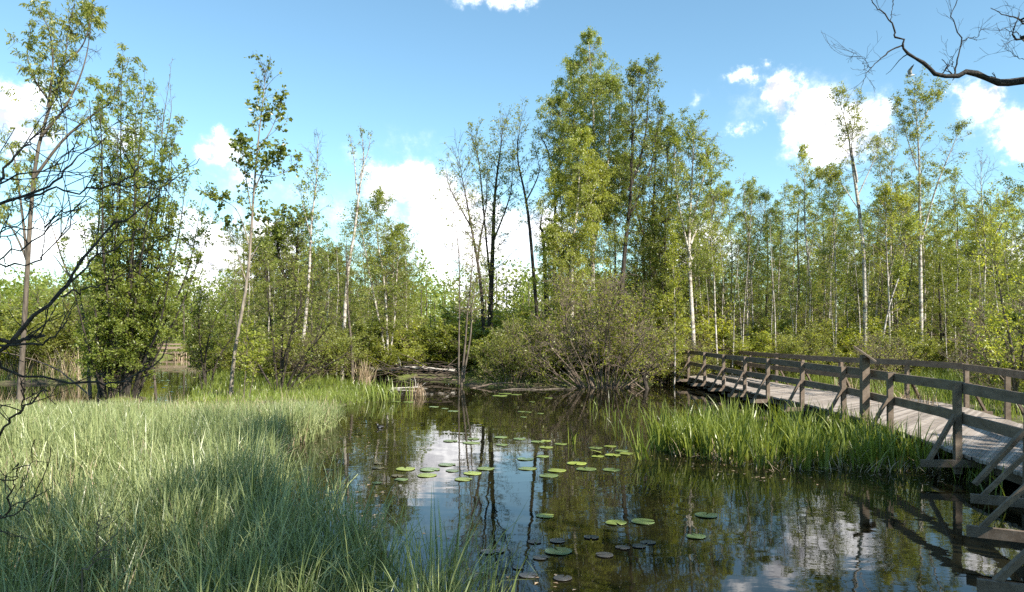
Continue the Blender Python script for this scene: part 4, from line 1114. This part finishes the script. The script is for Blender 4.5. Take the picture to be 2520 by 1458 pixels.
rng = np.random.default_rng(500)
tb = np.array((-2.75, 2.5, -0.2))
bt = empty('bare_tree', tb, 'leafless dark tree at the left edge close to the viewer with bare branches reaching in', 'bare tree')
TRK = [tb, np.array((-2.72, 2.55, 0.9)), np.array((-2.62, 2.65, 2.0)), np.array((-2.72, 2.7, 3.2)), np.array((-2.6, 2.7, 4.6))]
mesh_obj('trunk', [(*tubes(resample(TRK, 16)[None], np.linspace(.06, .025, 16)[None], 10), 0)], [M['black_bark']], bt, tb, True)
D0 = 2.65
def tp(z):
    a = np.array(TRK); return np.array([np.interp(z, a[:, 2], a[:, i]) for i in range(3)])
CH = [
    (1.72, .4, [(-60, 900), (60, 808), (135, 735), (170, 690), (220, 615), (275, 555), (330, 522), (400, 482)], .017, .004),
    (2.2, .3, [(-80, 530), (0, 503), (115, 466), (150, 430), (190, 385), (262, 340)], .012, .003),
    (2.2, .2, [(60, 490), (125, 466), (210, 470), (300, 452), (335, 415), (352, 402)], .008, .003),
    (2.2, .5, [(280, 456), (300, 452), (350, 465), (405, 466), (416, 442)], .006, .002),
    (2.3, -.1, [(-60, 470), (0, 450), (75, 425), (165, 395), (180, 350)], .007, .0025),
    (2.0, .1, [(-60, 670), (0, 636), (70, 605), (130, 550), (170, 530), (225, 490)], .007, .0025),
    (1.95, -.2, [(-60, 652), (0, 650), (80, 650), (115, 625), (155, 580), (200, 520)], .006, .0025),
    (1.75, .5, [(-60, 895), (0, 906), (90, 926), (200, 939), (250, 949), (280, 944), (350, 914), (400, 874), (415, 839)], .011, .003),
    (1.5, -.2, [(-70, 1140), (0, 1064), (50, 1009), (90, 972), (120, 964)], .010, .003),
    (1.5, -.2, [(40, 1020), (52, 1005), (55, 960), (58, 945)], .005, .002),
    (1.75, .0, [(-60, 845), (0, 849), (75, 849), (125, 844), (150, 814), (162, 784)], .011, .003),
    (1.78, .1, [(-20, 842), (30, 838), (75, 832), (116, 822)], .013, .007),
    (1.3, -.3, [(-60, 1285), (0, 1271), (40, 1264), (92, 1220)], .007, .0025),
    (1.3, -.3, [(15, 1268), (28, 1200), (38, 1160), (45, 1140)], .005, .002),
    (2.35, .1, [(-60, 480), (0, 440), (40, 385), (75, 345), (105, 312)], .012, .003),
    (2.2, .3, [(-60, 600), (0, 572), (50, 545), (95, 500), (120, 440)], .006, .002),
    (2.1, .1, [(-60, 610), (0, 590), (60, 570), (110, 560), (150, 520)], .005, .002),
    (1.9, .6, [(160, 705), (230, 640), (300, 600), (350, 560), (380, 510)], .007, .002),
    (1.85, .3, [(150, 730), (230, 705), (300, 680), (350, 640)], .006, .002),
]
chains = []
for z, off, pts, r0, r1 in CH:
    q = fg(D0, pts, off)
    if pts[0][0] < -30:
        q = [tp(z)] + q
    chains.append((q, r0 * .56, r1 * .65))
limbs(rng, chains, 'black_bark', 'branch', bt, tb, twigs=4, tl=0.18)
lt = at(205, 1500, 3.6); lt[2] = -0.1
bt2 = empty('bare_twig', lt, 'single bare brown twig sticking out of the sedge near the bottom left', 'twig')
limbs(rng, [([lt] + fg(3.6, [(200, 1458), (222, 1394), (250, 1349), (310, 1284)]), .005, .002), ([at(240, 1360, 3.6), at(240, 1300, 3.6), at(246, 1240, 3.6)], .003, .0015)], 'grey_bark', 'stem', bt2, lt, twigs=3, tl=.12)

# overhanging limb, its tree stands right of the boardwalk outside the picture
ob = np.array((11.2, 7.2, 0.2))
ot = empty('overhanging_birch', ob, 'mossy dark birch limb with bare drooping twigs reaching in from the top right corner', 'birch')
mesh_obj('trunk', [(*tubes(resample([ob - (0, 0, .3), ob + (-.1, 0, 2.5), ob + (-.3, 0, 5), ob + (0, 0.2, 8.5), ob + (.2, .2, 12)], 20)[None], np.linspace(.16, .03, 20)[None], 10), 0)], [M['birch_bark']], ot, ob, True)
z4 = lambda a: [(1890 + x * .5, y * .5) for x, y in a]
D1 = 8.0
tr = ob + np.array((-.2, 0, 4.6))
main = [tr, at(2760, 175, 7.6)] + [at(u, v, D1) for u, v in z4([(1260, 402), (1160, 406), (1070, 382), (985, 360), (920, 380), (830, 365), (790, 330), (730, 286), (680, 250), (664, 224)])]
wood_ = [(main, .055, .013),
         ([at(u, v, D1) for u, v in z4([(662, 230), (668, 197), (626, 180), (622, 155), (600, 105), (560, 60), (530, 35), (512, 0), (520, -60)])], .014, .004),
         ([at(u, v, D1) for u, v in z4([(660, 225), (600, 250), (545, 300), (500, 340), (475, 390), (455, 450)])], .011, .002),
         ([at(u, v, D1) for u, v in z4([(505, 332), (480, 325), (465, 312)])], .004, .002),
         ([at(u, v, D1) for u, v in z4([(500, 335), (470, 290), (430, 262), (408, 255)])], .003, .0015),
         ([at(u, v, D1) for u, v in z4([(917, 374), (922, 330), (935, 275), (950, 210), (928, 135), (900, 80), (930, 10), (935, -40)])], .011, .004),
         ([at(u, v, D1) for u, v in z4([(952, 205), (1000, 186), (1035, 180), (1050, 140)])], .006, .002),
         ([at(u, v, D1) for u, v in z4([(918, 350), (908, 310), (904, 275)])], .006, .004),
         ([at(u, v, D1) for u, v in z4([(602, 110), (608, 60), (615, 0), (610, -40)])], .005, .003),
         ([tr + (0, 0, .9), at(2640, 60, 7.6)] + [at(u, v, 7.8) for u, v in z4([(1300, 230), (1260, 198), (1205, 180), (1220, 120), (1240, 60)])], .025, .004),
         ([at(u, v, 7.8) for u, v in z4([(1250, 190), (1230, 165), (1170, 150), (1110, 140)])], .006, .002),
         ([tr + (0, 0, 1.6), at(2640, 10, 7.6)] + [at(u, v, 7.8) for u, v in z4([(1290, 120), (1230, 90), (1160, 72), (1100, 45)])], .02, .003),
         ([at(u, v, 7.8) for u, v in z4([(1300, 300), (1230, 285), (1180, 250), (1160, 240)])], .005, .002)]
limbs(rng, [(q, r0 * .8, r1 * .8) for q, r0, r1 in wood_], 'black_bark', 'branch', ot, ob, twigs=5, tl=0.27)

# trees on the near shore whose crowns shade the foreground
SH = dict(n1=70, t0=0.4, L1=2.0, prof='round', up=(5, 55), n2=9, nl=10, nl1=1, ls=0.15, bare=0.05)


def shade_tree(seed, x, y, H, r, L1, t0, label, lean=(0, 0), n1=70):
    b = np.array((x, y, -0.1))
    stems = [[b, b + (lean[0] * .3, lean[1] * .3, H * .5), b + (lean[0], lean[1], H)]]
    for k in range(3):
        a = k * 2.1 + seed
        stems.append([b + (lean[0] * .3, lean[1] * .3, H * .45), b + (lean[0] * .5 + math.cos(a) * L1 * .6, lean[1] * .5 + math.sin(a) * L1 * .6, H * .7), b + (lean[0] * .7 + math.cos(a) * L1, lean[1] * .7 + math.sin(a) * L1, H * .88)])
    tree('birch_tree', label, 'birch', None, seed, stems, [r, r * .5, r * .5, r * .5], dict(SH, L1=L1, t0=t0, n1=n1), 'birch_bark', 'twig', 'birch_leaf')


shade_tree(801, 4.6, -1.6, 10.5, .14, 2.0, .5, 'leafy birch on the near shore behind the viewer shading the sedge')
shade_tree(805, 6.8, -0.2, 11.6, .13, 1.6, .5, 'leafy birch on the near shore close to the right of the viewer', n1=42)
shade_tree(802, 12.4, 0.2, 12.0, .16, 2.4, .45, 'big leafy birch on the near shore right of the viewer shading the water')
shade_tree(803, 14.0, 4.0, 9.5, .11, 1.9, .4, 'leafy birch right of the boardwalk shading its deck')
shade_tree(804, 7.9, 1.4, 15.5, .14, 1.1, .8, 'slender high crowned birch on the near shore beside the boardwalk', n1=30)

# ------------------------------------------------------------------ fallen wood and withered reeds
def log(name, label, cat, pts, r0, r1, bark, seed, stubs=5):
    base = np.array(pts[0], float)
    r = np.random.default_rng(seed)
    o = empty(name, base, label, cat)
    limbs(r, [(pts, r0, r1)], bark, 'trunk', o, base, twigs=stubs, tl=0.5)


log('fallen_log', 'long white fallen birch log lying along the far bank behind the reeds', 'log', [at(865, 903, 32.2), at(950, 911, 31.8), at(1010, 905, 31.4), at(1120, 913, 31.0)], .085, .05, 'birch_bark', 1)
log('fallen_log', 'short white log half sunk in the inlet in front of the brush pile', 'log', [at(962, 957, 26.9), at(1000, 955, 26.9), at(1018, 954, 26.9), at(1030, 953, 27)], .035, .02, 'birch_bark', 2, 2)
log('fallen_branch', 'grey bare branch lying at the waterline right of the twin trunks', 'branch', [at(1150, 960, 27.2), at(1190, 950, 27.4), at(1225, 944, 27.5), at(1262, 942, 27.8)], .04, .02, 'twig', 3, 4)
log('fallen_branch', 'thin pale branch sloping into the water by the boardwalk end', 'branch', [at(1590, 963, 26.6), at(1560, 940, 26.8), at(1530, 905, 27), at(1490, 895, 27.2)], .03, .015, 'twig', 4, 5)
log('tree_stump', 'dark leaning stump at the waterline near the boardwalk end', 'stump', [at(1592, 962, 26.9), at(1585, 930, 27), at(1578, 905, 27)], .09, .06, 'dark_bark', 5, 3)
log('fallen_branch', 'long thin pale pole slanting into the water left of the multi stemmed willow', 'branch', [at(222, 975, 23.2), at(140, 910, 23.8), at(60, 880, 24.4), at(0, 866, 25)], .03, .012, 'twig', 6, 4)
log('fallen_log', 'narrow muddy log floating along the far waterline', 'log', [at(1232, 962, 26.4), at(1275, 958, 26.6), at(1330, 959, 26.5), at(1370, 957, 26.8), at(1412, 959, 26.6)], .035, .02, 'grey_bark', 7, 3)
bp_ = at(1030, 930, 29.6); bp_[2] = 0.0
bo = empty('brush_pile', bp_, 'tangled pile of dead brown branches at the inlet on the far bank', 'brush pile')
r = np.random.default_rng(12); ch = []
for i in range(46):
    a = at(r.uniform(960, 1125), r.uniform(900, 940), r.uniform(29.2, 30.8)); L = r.uniform(.8, 2.4); an = r.normal(0, .35)
    sgn = -1 if r.uniform() < .75 else 1
    b = a + np.array((sgn * L * math.cos(an), r.normal(0, .4), L * math.sin(an) * .55 + .1)); m_ = (a + b) / 2 + r.normal(0, .08, 3)
    ch.append(([a, m_, b], r.uniform(.012, .03), .006))
parts = []
for q, r0, r1 in ch:
    parts.append((*tubes(resample(q, 8)[None], np.linspace(r0, r1, 8)[None], 5), 0))
mesh_obj('branch', parts[:6], [M['twig']], bo, bp_, True)
mesh_obj('brushwood', parts[6:], [M['dark_twig']], bo, bp_, True)['kind'] = 'stuff'


def reed_tuft(label, u, v, d, h, n, w=0.25, mat='straw', seed=0, name='withered_reed', cat='reeds', wd=(0.012, 0.024), lean=.25):
    b = at(u, v, d); b[2] = max(0.0, float(gz(b[0], b[1])))
    r = np.random.default_rng(seed)
    B = b + np.stack([r.normal(0, w, n), r.normal(0, w * .6, n), np.zeros(n)], 1)
    o = mesh_obj(name, [(*blades(r, B, r.uniform(.45, 1.0, n) * h, r.uniform(*wd, n), lean, 0.7), 0)], [M[mat]], None, b)
    o.location = [float(x) for x in b]
    tag(o, label, cat)


reed_tuft('tall withered straw coloured reed tuft at the inlet on the far bank', 897, 952, 28, 1.25, 130, .16, seed=1)
reed_tuft('small rusty reed stump standing in the water before the brush pile', 1026, 974, 24, .5, 70, .13, seed=2)
reed_tuft('withered pale reeds behind the boardwalk railing', 2245, 995, 17.2, .9, 90, .3, seed=3)
reed_tuft('small withered reed tuft left of the lectern behind the boardwalk', 2100, 960, 22, .9, 60, .3, seed=4)
reed_tuft('withered reeds at the left edge of the far left bank', 50, 925, 30.5, 1.5, 90, .5, seed=5)
reed_tuft('withered pinkish reeds right of centre on the far left bank', 160, 930, 30.2, 1.7, 90, .45, seed=6)
reed_tuft('low brown reed stump at the end of the narrow channel', 450, 882, 56, .7, 50, .5, seed=7, wd=(.03, .05))
reed_tuft('single green iris clump standing apart left of the iris bed', 1585, 1132, 12.0, .85, 12, .06, 'iris', 8, 'iris_clump', 'iris', (.022, .035), .4)
reed_tuft('tiny green iris shoot standing alone among the far lily pads', 1408, 1092, 13.7, .36, 6, .04, 'iris', 9, 'iris_clump', 'iris', (.018, .028), .15)
reed_tuft('pale green iris clump at the foot of the bank left of the inlet', 950, 985, 22.6, .8, 130, .4, 'grass', 10, 'iris_clump', 'iris', (.016, .028), .2)
reed_tuft('few tall iris leaves at the deck edge near the right corner', 2445, 1130, 8.9, .62, 7, .08, 'iris', 11, 'iris_clump', 'iris', (.016, .026), .25)
reed_tuft('rough pale grass tuft at the foot of the near railing post', 2400, 1120, 10.2, .45, 60, .12, 'grass', 12, 'grass_tuft', 'grass', (.006, .012), .4)

# ------------------------------------------------------------------ lily pads
PADS_A = [  # zoom coordinates of the left half of the pond, width, tone, label
    (957, 715, 75, 'g', 'lily pad at the upper left of the middle lily raft'), (1070, 705, 65, 'g', 'small bright lily pad behind its wider twin in the upper lily raft'), (1060, 724, 90, 'g', 'wide lily pad before its small twin in the upper lily raft'),
    (1205, 697, 75, 'g', 'rear lily pad of the pair right of the dark trunk reflection'), (1210, 734, 65, 'g', 'front lily pad of the pair right of the dark trunk reflection'),
    (735, 853, 105, 'y', 'bright yellow green lily pad farthest left in the middle raft'), (855, 856, 108, 'd', 'dull green lily pad touching the bright one left of the cloud reflection'),
    (940, 832, 90, 'd', 'grey green lily pad rearmost of the middle left raft'), (840, 884, 108, 'y', 'bright lily pad in front of the dull one by the cloud reflection'),
    (1130, 851, 95, 'g', 'lily pad directly over the dark trunk reflection'), (1065, 874, 98, 'y', 'bright lily pad overlapping the front pad of the raft'), (1020, 904, 96, 'y', 'frontmost large lily pad of the middle left raft'), (965, 862, 70, 'd', None),
    (600, 825, 50, 'r', None), (600, 848, 60, 'r', None), (695, 887, 65, 'r', None), (715, 905, 70, 'd', None), (595, 922, 50, 'd', None), (245, 858, 70, 'r', None), (265, 847, 50, 'r', None), (355, 857, 50, 'r', None),
    (875, 547, 52, 'f', None), (930, 555, 40, 'f', None), (970, 568, 60, 'f', None), (750, 523, 60, 'f', None), (690, 520, 50, 'f', None), (1200, 492, 80, 'f', None), (1225, 481, 70, 'f', None),
    (1140, 1262, 84, 'k', 'dull lily pad left of its twin among the dark sedge stems'), (1198, 1258, 64, 'k', 'dull lily pad right of its twin among the dark sedge stems')]
PADS_B = [
    (35, 705, 66, 'g', 'lily pad at the left of the far right raft beside the trunk reflections'), (125, 719, 70, 'g', 'lily pad partly under its smaller neighbour in the far raft'), (167, 714, 55, 'y', 'small bright lily pad lapping over its neighbour in the far raft'),
    (167, 746, 76, 'y', 'bright lily pad in front of the overlapping pair'), (240, 730, 66, 'g', 'lily pad right of the overlapping pair, left of the tiny iris shoot'), (65, 804, 90, 'd', 'dull lily pad left of a smaller one in the middle of the pond'),
    (150, 791, 70, 'g', 'smaller lily pad right of the dull one in the middle of the pond'), (75, 851, 95, 'g', 'lily pad over the white cloud reflection left of the bright one'), (220, 861, 100, 'y', 'brightest lily pad in the middle of the pond'), (180, 886, 106, 'd', 'dull grey green lily pad just before the brightest one'),
    (318, 826, 104, 'y', 'broad bright lily pad rearmost of a loose trio'), (365, 854, 104, 'd', 'dull lily pad in the middle of a loose trio'), (490, 857, 95, 'd', 'dull lily pad at the right end of a loose trio'),
    (412, 749, 72, 'd', 'dull lily pad at the rear left of the right hand raft'), (483, 742, 66, 'y', 'bright lily pad rearmost in the right hand raft'), (412, 772, 60, 't', 'yellow tilted lily pad with one edge raised in the right hand raft'),
    (540, 764, 72, 'd', 'dark green lily pad behind the two bright ones of the right hand raft'), (495, 785, 84, 'y', 'left of the two bright overlapping lily pads in the right hand raft'), (562, 777, 76, 'y', 'right end bright lily pad of the right hand raft'), (422, 791, 66, 'y', 'front left bright lily pad of the right hand raft'),
    (163, 1084, 94, 'y', 'single bright lily pad alone in the dark water below the rafts'), (511, 1118, 110, 'g', 'green lily pad left of a wider one in the shaded water'), (645, 1112, 126, 'd', 'wide grey green lily pad right of the shaded pair'), (955, 1081, 120, 'd', 'lily pad alone in the shaded water below the iris bed'),
    (228, 1258, 146, 'd', 'largest lily pad nearest to the viewer'), (905, 1186, 100, 'd', 'grey blue lily pad in front of the one below the iris bed'), (390, 1190, 78, 'k', None), (455, 1277, 95, 'k', None), (545, 1241, 76, 'k', None), (625, 1233, 76, 'k', None), (670, 1215, 80, 'k', None),
    (80, 1378, 96, 'k', None), (110, 1213, 72, 'k', None), (225, 1207, 86, 'k', None), (140, 1291, 80, 'k', None), (250, 1391, 98, 'k', None), (30, 1340, 60, 'k', None),
    (45, 570, 40, 'f', None), (80, 573, 36, 'f', None), (140, 579, 36, 'f', None), (55, 597, 36, 'f', None), (180, 503, 42, 'f', None), (98, 522, 32, 'f', None), (20, 486, 60, 'f', None)]
CH_P = [(90, 930), (80, 985), (350, 890), (310, 990), (270, 1030), (30, 1020), (100, 1150), (420, 1110), (600, 1020), (500, 690), (300, 740), (180, 690), (640, 700), (240, 890)]
PADS_C = [(2 * (600 + a * .2058) / 1.6254, 2 * ((1340 + c * .2058) / 1.6254 - 729), 26, 'c', None) for a, c in CH_P]
GENERIC = {'c': 'pale distant lily pad in the narrow channel right of the multi stemmed willow', 'r': 'small brownish lily pad drifting in the dark water near the sedge', 'f': 'tiny distant lily pad near the far bank', 'k': 'dull purplish lily pad lying under the surface near the viewer', 'd': 'small dull green lily pad at the left raft'}


def pad_mat(name, c0, c1, rough):
    m, nt, out = newmat(name)
    tc = N(nt, 'ShaderNodeTexCoord')
    nz = N(nt, 'ShaderNodeTexNoise', i_Scale=9.0, i_Detail=4.0); nt.links.new(tc.outputs['Object'], nz.inputs['Vector'])
    col = ramp(nt, nz.outputs['Fac'], [(0.35, c0), (0.65, c1)])
    p = N(nt, 'ShaderNodeBsdfPrincipled'); p.inputs['Roughness'].default_value = rough
    oi = N(nt, 'ShaderNodeObjectInfo')
    hs = N(nt, 'ShaderNodeHueSaturation'); mr = N(nt, 'ShaderNodeMapRange'); mr.inputs['To Min'].default_value = 0.72; mr.inputs['To Max'].default_value = 1.15
    nt.links.new(oi.outputs['Random'], mr.inputs['Value']); nt.links.new(mr.outputs[0], hs.inputs['Value']); nt.links.new(col, hs.inputs['Color'])
    n4 = N(nt, 'ShaderNodeTexNoise', i_Scale=28.0, i_Detail=2.0); nt.links.new(tc.outputs['Object'], n4.inputs['Vector'])
    sp = ramp(nt, n4.outputs['Fac'], [(0.66, (0, 0, 0)), (0.72, (1, 1, 1))])
    mb = N(nt, 'ShaderNodeMixRGB'); mb.inputs[2].default_value = (0.10, 0.07, 0.03, 1)
    nt.links.new(sp, mb.inputs[0]); nt.links.new(hs.outputs[0], mb.inputs[1])
    nt.links.new(mb.outputs[0], p.inputs['Base Color']); nt.links.new(p.outputs[0], out.inputs[0])
    return m


PM = {'y': pad_mat('bright_pad', (0.19, 0.24, 0.04), (0.27, 0.31, 0.065), .35), 'g': pad_mat('green_pad', (0.13, 0.18, 0.04), (0.20, 0.25, 0.065), .32), 'd': pad_mat('dull_pad', (0.10, 0.145, 0.04), (0.16, 0.21, 0.07), .28),
      'k': pad_mat('sunken_pad', (0.045, 0.042, 0.04), (0.085, 0.075, 0.068), .35), 'r': pad_mat('brown_pad', (0.09, 0.07, 0.03), (0.14, 0.115, 0.045), .4)}
PM['c'] = PM['d']; PM['f'] = PM['g']; PM['t'] = PM['y']
prg = np.random.default_rng(9)
for tabs, u0 in ((PADS_A, 630), (PADS_B, 1260), (PADS_C, 0)):
    for (zx, zy, wz, tone, lab) in tabs:
        u, v, wpx = u0 + zx * .5, 729 + zy * .5, wz * .5
        c = onw(u, v)
        R0 = wpx / F * c[1] * 0.47
        r = prg
        na = 34
        a0 = r.uniform(0, 6.28); gap = 0.16
        th = a0 + np.linspace(gap, 2 * math.pi - gap, na)
        rad = R0 * (1 + 0.035 * np.sin(th * 2 + r.uniform(0, 6)) + 0.012 * np.sin(th * 5 + r.uniform(0, 6)))
        rad[0] *= .93; rad[-1] *= .93
        rings = []
        for f, z in ((0.04, 0.0), (0.5, 0.0), (0.86, 0.0), (1.0, 0.001)):
            zz = z + (0.003 * np.sin(th * 3 + 1.3) * (f > .9)) * (tone not in 'k')
            rings.append(np.stack([rad * f * np.cos(th), rad * f * np.sin(th) * .96, np.full(na, 0.0) + zz], 1))
        top = np.concatenate(rings) + np.array((0, 0, 0.004)); bot = np.concatenate(rings) + np.array((0, 0, 0.001))
        ii = np.arange(4 * na).reshape(4, na)
        q = np.stack([ii[:-1, :-1], ii[1:, :-1], ii[1:, 1:], ii[:-1, 1:]], -1).reshape(-1, 4)
        o_ = len(top)
        rim = np.stack([ii[-1, :-1], ii[-1, :-1] + o_, ii[-1, 1:] + o_, ii[-1, 1:]], -1)
        o = mesh_obj('lily_pad', [(np.concatenate([top, bot]), np.concatenate([q, q[:, ::-1] + o_, rim]), 0)], [PM[tone]], smooth=True)
        o.location = (float(c[0]), float(c[1]), 0.004 + float(prg.uniform(0, .003)))
        if tone == 't':
            o.rotation_euler = (0.0, math.radians(14), 0.3); o.location.z = 0.03
        grp = 'lily pads on the pond'
        if lab is None:
            lab = GENERIC[tone]; grp = lab
        tag(o, lab, 'lily pad', grp)

# ------------------------------------------------------------------ the gull and the swimming bird
def loft(rings, sides=10):
    """rings: (centre, ry, rz) along the body."""
    a = np.arange(sides) * 2 * math.pi / sides
    V = np.concatenate([np.array(c) + np.stack([np.zeros(sides), ry * np.cos(a), rz * np.sin(a)], 1) for c, ry, rz in rings])
    n = len(rings); i = np.arange(n * sides).reshape(n, sides)
    q = np.stack([i[:-1], np.roll(i[:-1], -1, 1), np.roll(i[1:], -1, 1), i[1:]], -1).reshape(-1, 4)
    return V, q


white, grey, black = plain_mat('gull_white', (.78, .78, .76)), plain_mat('gull_grey', (.30, .30, .31)), plain_mat('gull_black', (.02, .02, .022))
body = [((-.205, 0, -.02), .003, .003), ((-.165, 0, -.012), .009, .009), ((-.15, 0, -.005), .026, .026), ((-.125, 0, .0), .033, .033), ((-.095, 0, 0), .032, .034), ((-.05, 0, -.004), .048, .05), ((.01, 0, -.006), .052, .055), ((.07, 0, -.002), .040, .040), ((.12, 0, .003), .03, .02), ((.17, 0, .006), .045, .007), ((.21, 0, .008), .052, .004)]
V, q = loft(body)
fm = np.repeat([2, 2, 2, 2, 0, 0, 0, 0, 0, 0], 10)
parts = [(V, q[fm == 2], 2), (V, q[fm == 0], 0)]


def wing(sgn):
    # spine from shoulder over the wrist to the tip, raised high
    sp = np.array([(-.03, sgn * .03, .02), (-.045, sgn * .09, .11), (-.055, sgn * .14, .21), (.0, sgn * .20, .30), (.075, sgn * .26, .385)])
    ch = np.array([.14, .135, .125, .085, .012])
    Vt = []
    for (c, w_) in zip(sp, ch):
        le = c + np.array((-w_ * .4, 0, 0)); te = c + np.array((w_ * .6, 0, -.01)); nvec = np.array((0, -sgn * .83, .55)) * .007
        Vt += [le, c + nvec, te, c - nvec]
    Vt = np.array(Vt); i = np.arange(20).reshape(5, 4)
    return Vt, np.stack([i[:-1], np.roll(i[:-1], -1, 1), np.roll(i[1:], -1, 1), i[1:]], -1).reshape(-1, 4)


for sg_ in (-1, 1):
    wv_, wq = wing(sg_)
    k = np.repeat([1, 1, 1, 2], 4)
    parts += [(wv_, wq[k == 1], 1), (wv_, wq[k == 2], 2)]
gull = mesh_obj('gull', parts, [white, grey, black], smooth=True)
gull.location = [float(x) for x in at(2241, 186, 27)]
gull.scale = (0.9, 0.9, 0.9)
gull.rotation_euler = (0.15, 0.0, -0.35)
tag(gull, 'white gull with a dark head flying above the right hand birches', 'gull')

dk, dw = plain_mat('duck_black', (.012, .011, .011)), plain_mat('duck_white', (.7, .68, .64))
body = [((-.09, 0, .015), .005, .006), ((-.07, 0, .03), .03, .03), ((-.03, 0, .035), .05, .045), ((.02, 0, .035), .052, .045), ((.06, 0, .035), .035, .03), ((.10, 0, .045), .012, .008)]
V, q = loft(body, 10)
fm = np.array([2 if (r_i == 2 and s_i in (6, 7, 8, 5)) else 1 for r_i in range(5) for s_i in range(10)])
hd = [((-.13, 0, .095), .003, .003), ((-.115, 0, .095), .01, .008), ((-.105, 0, .10), .024, .024), ((-.08, 0, .105), .03, .03), ((-.06, 0, .095), .024, .026), ((-.045, 0, .07), .02, .022), ((-.04, 0, .05), .02, .02)]
V2, q2 = loft(hd, 10)
fm2 = np.array([2 if (r_i == 3 and s_i in (5, 6, 7)) else 1 for r_i in range(6) for s_i in range(10)])
duck = mesh_obj('duckling', [(V, q[fm == 1], 0), (V, q[fm == 2], 1), (V2, q2[fm2 == 1], 0), (V2, q2[fm2 == 2], 1)], [dk, dw], smooth=True)
dl = onw(936, 1054)
duck.location = (float(dl[0]), float(dl[1]), 0.0); duck.scale = (0.8, 0.8, 0.8)
tag(duck, 'tiny black and white duckling swimming on the pond beside the sedge', 'duckling')
